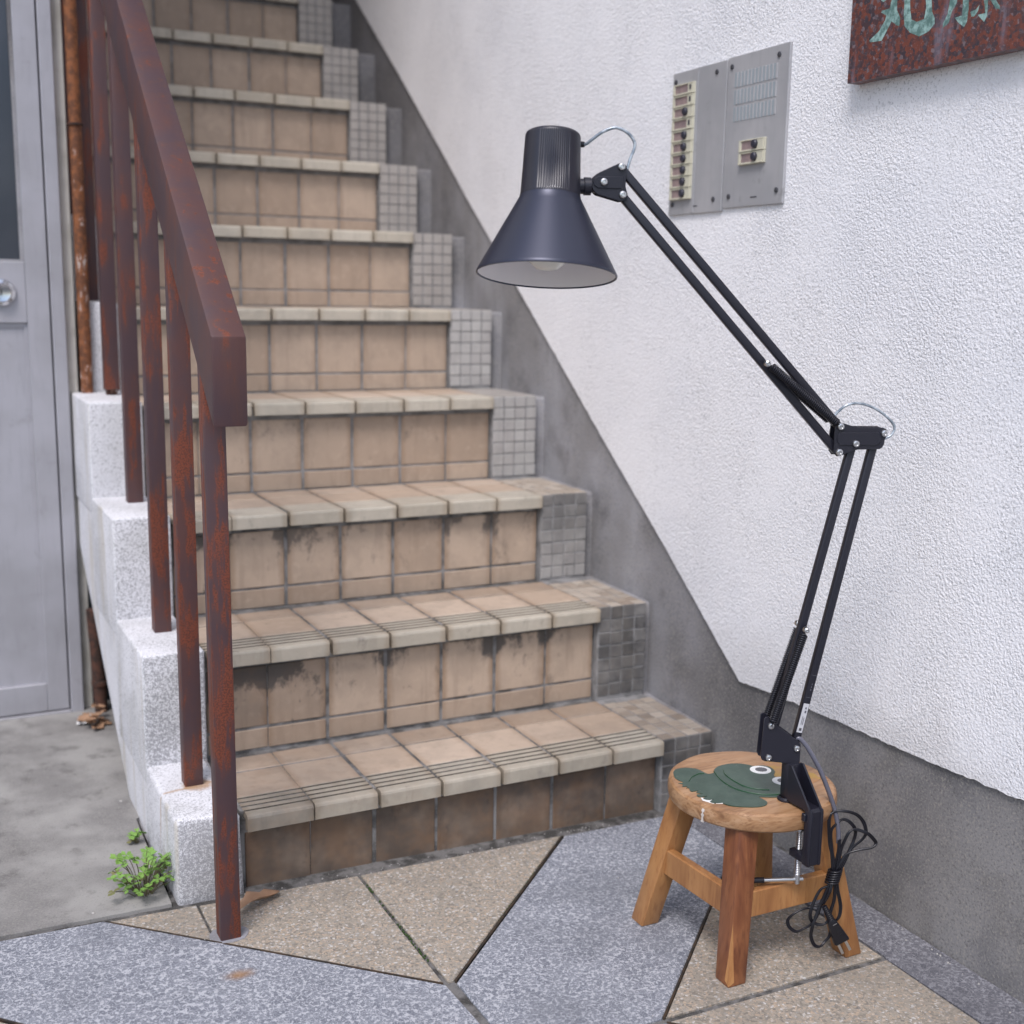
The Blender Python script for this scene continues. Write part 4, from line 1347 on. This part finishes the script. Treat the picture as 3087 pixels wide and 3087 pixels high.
lathe(bm, [(0, .0060), (.012, .0076), (.0215, .0156), (.0255, .0276), (.0245, .0400), (.0185, .0580), (.0130, .0760), (.0125, .1200)], MC, AX, LN, 40)
lfin('bulb', bm, M['bulb'], shade, 1.2)
# wires at the joints
bm = bmesh.new()
hw_ = [(-.2830, .8861, -.012), (-.2781, .8862, -.010), (-.2713, .8913, -.006), (-.2606, .8990, -.002), (-.2467, .9038, 0), (-.234, .8998, 0), (-.2259, .8918, 0), (-.2238, .8837, 0), (-.2283, .8709, 0), (-.2330, .8540, 0)]
tube(bm, smooth_path([LP(*p) for p in hw_], 8), .0019, 10)
lfin('head_wire', bm, M['wire'], lamp, 1.2)
bm = bmesh.new()
lathe(bm, [(.0032, -.004), (.0034, .003), (.0028, .0045)], LP(-.2835, .8861, -.012), HR, (0, 0, 1), 14)
lfin('grommet', bm, M['pvc'])
bm = bmesh.new()
ew = [(.0250, .5760, -.002), (.0278, .5795, -.002), (.0337, .5867, -.002), (.0427, .5944, 0), (.0563, .5971, 0), (.0724, .5936, 0), (.0879, .5855, 0), (.1005, .5748, 0), (.1043, .5665, 0), (.0996, .5582, 0), (.0885, .5535, 0)]
tube(bm, smooth_path([LP(*p) for p in ew], 8), .0017, 10)
lfin('elbow_wire', bm, M['wire'], lamp, 1.2)
# maker's sticker and faint print on the right lower arm (flat print)
def on_arm(t0, t1, a=(.0030, .1640), b=(.0812, .5600), half=.0036, off=.0050, th=.0004, shift=0.0):
    d = (Vector(b) - Vector(a)); Ln = d.length; d = d / Ln; q = Vector((d.y, -d.x))
    pts = []
    for t_, s_ in ((t0, -1), (t0, 1), (t1, 1), (t1, -1)):
        p = Vector(a) + d * t_ + q * (half * s_ + shift)
        pts.append(LP(p.x, p.y, off))
    bm = bmesh.new(); prism(bm, pts, LN * th)
    return bm
stk = lfin('sticker', on_arm(.0240, .0620), M['sticker'])
for t0, t1, hf, sh in ((.0265, .0300, .0016, .0002), (.0345, .0440, .0004, .0012), (.0345, .0455, .0003, -.0006), (.0500, .0530, .0010, .0010), (.0550, .0575, .0008, .0006)):
    lfin('printed_mark', on_arm(t0, t1, half=hf, off=.0055, th=.0002, shift=sh), M['print'] if t0 < .03 else M['print_grey'], stk)
for t0, t1, hf, sh in ((.0700, .0704, .0030, 0), (.0990, .0994, .0030, 0), (.0790, .0815, .0006, .0006), (.0830, .0850, .0006, .0006), (.0868, .0885, .0006, .0006)):
    lfin('printed_mark', on_arm(t0, t1, half=hf, off=.0050, th=.0002, shift=sh), M['print_grey'])
# power cord: grey sleeve, bundled black flex, plug
slv = [(.0050, .1790, .002), (.0090, .1793, .004), (.0150, .1735, .005), (.0209, .1655, .006), (.0346, .1425, .008), (.0477, .1135, .010), (.0585, .0844, .011), (.0640, .0600, .012), (.0655, .0420, .012)]
bm = bmesh.new()
tube(bm, smooth_path([LP(*p) for p in slv], 8), .0030, 12)
sv = lfin('cord_sleeve', bm, M['sleeve'], lamp, 1.2)
CO = .0155
LOOPS = {
 'main': [(.0650, .0480), (.0645, .0339), (.0632, .0185), (.0622, .0057), (.0617, -.0063)],
 'a': [(.0613, -.002), (.0673, .0158), (.0751, .0284), (.0907, .0349), (.1066, .0382), (.1119, .0432), (.107, .0504), (.099, .0577), (.0851, .0625), (.0766, .0603), (.0711, .0502), (.0673, .0338), (.0654, .0159), (.0626, -.002)],
 'b': [(.0640, -.002), (.073, .022), (.0832, .0358), (.0948, .0469), (.0991, .057), (.0957, .0699), (.0863, .0803), (.0724, .0858), (.0589, .0855), (.0506, .0801), (.0507, .0611), (.0538, .0419), (.0588, .0212), (.0603, -.001)],
 'c': [(.0605, -.001), (.0567, .029), (.0542, .0546), (.0567, .0634), (.0624, .0696), (.0696, .0732), (.0784, .0697), (.0859, .06), (.0862, .0472), (.0808, .0346), (.0734, .0169), (.0650, -.002)],
 'd': [(.0600, .0), (.0555, -.0121), (.0447, -.0189), (.0354, -.0373), (.0322, -.0515), (.0363, -.0621), (.0453, -.0661), (.055, -.0628), (.0603, -.0474), (.0635, -.0306), (.0628, -.003)],
 'e': [(.0610, .0), (.0545, -.016), (.0459, -.0364), (.0395, -.0544), (.0354, -.0673), (.035, -.0804), (.0395, -.0924), (.0471, -.0953), (.0543, -.0904), (.0601, -.0827), (.0620, -.070)],
 'f': [(.0480, -.0320), (.0459, -.0377), (.0314, -.0437), (.0216, -.0452), (.0108, -.0507), (.0048, -.0596), (.0069, -.0688), (.0159, -.075), (.0258, -.0728), (.0341, -.0672), (.042, -.0545), (.0483, -.0352), (.0555, -.0134), (.0618, .001)],
 'g': [(.0632, .001), (.0672, -.0203), (.0719, -.0348), (.0737, -.0466), (.0716, -.0583), (.0664, -.0646), (.0587, -.0617)],
 'p': [(.0606, .001), (.0557, -.016), (.0522, -.0289), (.0492, -.0392)]}
offs = {'main': 0, 'a': .004, 'b': -.001, 'c': -.004, 'd': .002, 'e': .004, 'f': .000, 'g': -.002, 'p': .005}
cord = None
for key, pts in LOOPS.items():
    bm = bmesh.new()
    n_ = len(pts)
    path = smooth_path([LP(u, v, CO + offs[key] * math.sin(PI * i / (n_ - 1)) + .0012 * math.sin(i * 2.1)) for i, (u, v) in enumerate(pts)], 7)
    for dx in (-.0010, .0010):               # flat twin flex: two round cores side by side
        tube(bm, [p + HR * dx + Vector((0, 0, dx * .5)) for p in path], .00135, 7)
    o = lfin('power_cord', bm, M['pvc'], lamp, 1.2)
bm = bmesh.new()
kn = []
for i in range(6 * 16 + 1):
    t_ = i / 96; q = 2 * PI * 6 * t_
    cu = .0625 - .0038 * t_; cv = .0082 - .0185 * t_
    kn.append(LP(cu + math.cos(q) * .0082, cv + .001 * math.cos(q) * .5, CO + math.sin(q) * .0072))
tube(bm, kn, .00130, 8)
lfin('cord_wrap', bm, M['pvc'], lamp, 1.2)
# plug
pd = (LP(.0705, -.0800) - LP(.0490, -.0392)).normalized()
bm = bmesh.new()
s0 = LP(.0490, -.0392, CO + .005); s1 = LP(.0590, -.0580, CO + .005)
for q in range(8):
    c0 = s0 + (s1 - s0) * (q / 8)
    lathe(bm, [(.0026 + .0002 * q, 0), (.0034 + .0002 * q, .0006), (.0034 + .0002 * q, .0018), (.0026 + .0002 * q, .0023)], c0, s1 - s0, LN, 14)
tube(bm, [s0, s1], .0027, 10)
plug = lfin('plug', bm, M['pvc'])
bm = bmesh.new()
prism(bm, [LP(u, v, CO + .0005) for u, v in ((.0540, -.0600), (.0570, -.0570), (.0615, -.0562), (.0650, -.0575), (.0830, -.0815), (.0838, -.0840), (.0680, -.0925), (.0650, -.0918))], LN * .0095, .0018, 2)
lfin('plug_body', bm, M['pvc'], plug)
bm = bmesh.new()
prism(bm, [LP(u, v, CO + .0100) for u, v in ((.0600, -.0630), (.0650, -.0605), (.0715, -.0690), (.0735, -.0740), (.0680, -.0775), (.0640, -.0730))], LN * .0006, .0003)
lfin('plug_grip', bm, M['pvc'], plug)
for a, b in (((.0701, -.0905), (.0780, -.1061)), ((.0790, -.0860), (.0874, -.1012))):
    bm = bmesh.new()
    bar(bm, LP(*a, CO + .005), LP(*b, CO + .005), .0036, .0014, LN, .0003, 1)
    lfin('plug_pin', bm, M['zinc'], plug)

# ================================================================= WEEDS AND LITTER
random.seed(21)
def leaflet_mesh(name, mat):
    bm = bmesh.new()
    for q in range(3):
        a = 2 * PI * q / 3
        d = Vector((math.cos(a), math.sin(a), 0)); s_ = Vector((-d.y, d.x, 0))
        L_ = 1.0
        o0 = bm.verts.new((0, 0, 0))
        l1 = bm.verts.new(d * .45 * L_ + s_ * .42 + Vector((0, 0, .10)))
        l2 = bm.verts.new(d * .92 * L_ + s_ * .40 + Vector((0, 0, .02)))
        mid = bm.verts.new(d * .80 * L_ + Vector((0, 0, -.06)))
        m0 = bm.verts.new(d * .45 * L_ + Vector((0, 0, -.02)))
        r2 = bm.verts.new(d * .92 * L_ - s_ * .40 + Vector((0, 0, .02)))
        r1 = bm.verts.new(d * .45 * L_ - s_ * .42 + Vector((0, 0, .10)))
        bm.faces.new((o0, m0, l1)); bm.faces.new((m0, mid, l2, l1)); bm.faces.new((o0, r1, m0)); bm.faces.new((m0, r1, r2, mid))
    me = bpy.data.meshes.new(name); bm.to_mesh(me); bm.free(); me.materials.append(mat)
    return me
me_l1 = leaflet_mesh('clover_leaf', M['leaf']); me_l2 = leaflet_mesh('clover_leaf_old', M['leaf2'])
def weed(name, label, c, n, spread, hgt, size):
    root = tag(empty(name, (c[0], c[1], gz(c[0]))), label, 'plant', 'weeds by the kerb')
    bm = bmesh.new()
    tips = []
    for i in range(n):
        a = random.uniform(0, 2 * PI); r_ = spread * math.sqrt(random.random())
        h_ = hgt * random.uniform(.25, 1.0) * (1 - .45 * r_ / spread)
        tip = Vector((math.cos(a) * r_ * 1.25, math.sin(a) * r_, h_))
        if c[0] + tip.x > -.094: tip.x = -.094 - c[0] - random.uniform(0, .012)
        st_ = Vector((tip.x * .25, tip.y * .25, 0))
        base = root.location
        tube(bm, smooth_path([base + st_, base + st_ * .5 + tip * .5 + Vector((0, 0, h_ * .2)), base + tip], 4), .0006, 5)
        tips.append(tip)
    fin('stems', bm, M['stem'], root)
    for tip in tips:
        o = link('leaf', me_l2 if (tip.z < hgt * .3 and random.random() < .5) else me_l1, root)
        o.location = tip
        s_ = size * random.uniform(.7, 1.15)
        o.scale = (s_, s_, s_)
        o.rotation_euler = (random.uniform(-.5, .5) + .25, random.uniform(-.5, .5), random.uniform(0, 6.3))
weed('clover_weed', 'bushy green clover weed growing at the foot of the lowest kerb block', (-.128, .050), 56, .044, .078, .0105)
weed('clover_weed', 'tiny green sprout growing behind the clover against the kerb', (-.108, .215), 7, .010, .035, .0100)
def dry_leaf(label, x, y, L_, W_s, rot, z=0.002, curl=.4, group=None, tilt=0.0):
    bm = bmesh.new()
    n_ = 9
    rows = []
    for i in range(n_):
        t_ = i / (n_ - 1)
        w_ = W_s * (math.sin(PI * min(1, t_ * .92 + .06)) ** .8) * (1 + .75 * mnoise.noise(Vector((t_ * 7, x * 90, 0))))
        row = []
        for j in range(5):
            s_ = (j - 2) / 2
            row.append(bm.verts.new((L_ * (t_ - .5), w_ * s_, abs(s_) * w_ * curl + .004 * math.sin(t_ * 5 + x * 40) + .002 * mnoise.noise(Vector((t_ * 8, s_ * 3, y * 50))))))
        rows.append(row)
    for a, b in zip(rows, rows[1:]):
        for j in range(4):
            bm.faces.new((a[j], a[j + 1], b[j + 1], b[j]))
    zm = min(v.co.z for v in bm.verts)
    for v in bm.verts: v.co.z -= zm
    me = bpy.data.meshes.new('dry_leaf'); bm.to_mesh(me); bm.free(); me.materials.append(M['dry'])
    for p in me.polygons: p.use_smooth = True
    o = link('dry_leaf', me)
    o.location = (x, y, gz(x) + z)
    o.rotation_euler = (tilt, 0, rot)
    sm_ = o.modifiers.new('thickness', 'SOLIDIFY'); sm_.thickness = .0006
    tag(o, label, 'leaf', group)
    return o
dry_leaf('curled brown dry leaf lying beside the foot of the front railing post', .008, -.042, .078, .0120, .50, curl=.75)
lab = 'brown dry leaf in the small heap by the door corner'
for i in range(9):
    dry_leaf(lab, -.118 + random.uniform(0, .045), .79 + random.uniform(-.07, .04), random.uniform(.028, .045), random.uniform(.008, .014), random.uniform(0, 6), z=.002 + .006 * (i % 4), curl=random.uniform(.2, .8), group='dry leaves heaped in the door corner', tilt=random.uniform(-.4, .4))
bm = bmesh.new()
prism(bm, [(-.1225, .770, gz(0) + .006), (-.100, .755, gz(0) + .012), (-.093, .790, gz(0) + .016), (-.115, .800, gz(0) + .009)], (0, 0, .0006))
o = fin('paper_scrap', bm, M['white_paint'], None)
tag(o, 'crumpled white paper scrap among the dry leaves by the door corner', 'litter')
# grit along the riser foot and in the wall corner
bm = bmesh.new()
def chip(x, y, s_, dz=0.0):
    p = Vector((x, y, gz(x) + s_ * .3 + dz))
    r_ = bmesh.ops.create_icosphere(bm, subdivisions=1, radius=s_, matrix=Matrix.Translation(p))
    for v in r_['verts']:
        v.co = p + (v.co - p) * (1 + .5 * mnoise.noise(v.co * 900))
for i in range(60):
    chip(random.uniform(-.02, .70), -.004 + random.gauss(0, .006) - .002, random.uniform(.0005, .0012))
for i in range(26):
    chip(.785 + random.gauss(0, .010) - .004, random.uniform(-.72, -.05), random.uniform(.0006, .0018))
for i in range(50):
    chip(random.uniform(-.35, .7), random.uniform(-.65, -.02), random.uniform(.0004, .0011))
for x, y, s_ in ((-.20, .02, .0026), (-.152, .12, .0024), (-.105, .38, .0028), (-.33, .05, .0016), (-.22, -.25, .0012)):
    chip(x, y, s_)
tag(fin('grit', bm, M['grit']), 'pale stone grit scattered along the step and wall foot', kind='stuff')
# moss in the paving joint
bm = bmesh.new()
for i in range(70):
    if i < 60: y = random.choice((-.055, -.066, -.17, -.19, -.225, -.24, -.26)) + random.gauss(0, .012)
    else: y = random.uniform(-.30, -.02)
    x = .1637 + random.gauss(0, .0016) + (.006 if y < -.3 else 0)
    p = Vector((x, y, gz(x) - .002))
    bmesh.ops.create_icosphere(bm, subdivisions=1, radius=random.uniform(.0007, .0019), matrix=Matrix.Translation(p))
for i in range(160):
    t_ = random.random()
    x = .1775 + (.5015 - .1775) * t_; y = -.3222 + (.3092) * t_
    if .35 < t_ < .8: bmesh.ops.create_icosphere(bm, subdivisions=1, radius=random.uniform(.0004, .0010), matrix=Matrix.Translation((x - .0016 + random.gauss(0, .0006), y + .0016, gz(x) - .0006)))
tag(fin('moss', bm, M['moss']), 'dark green moss growing in the paving joints', kind='stuff')
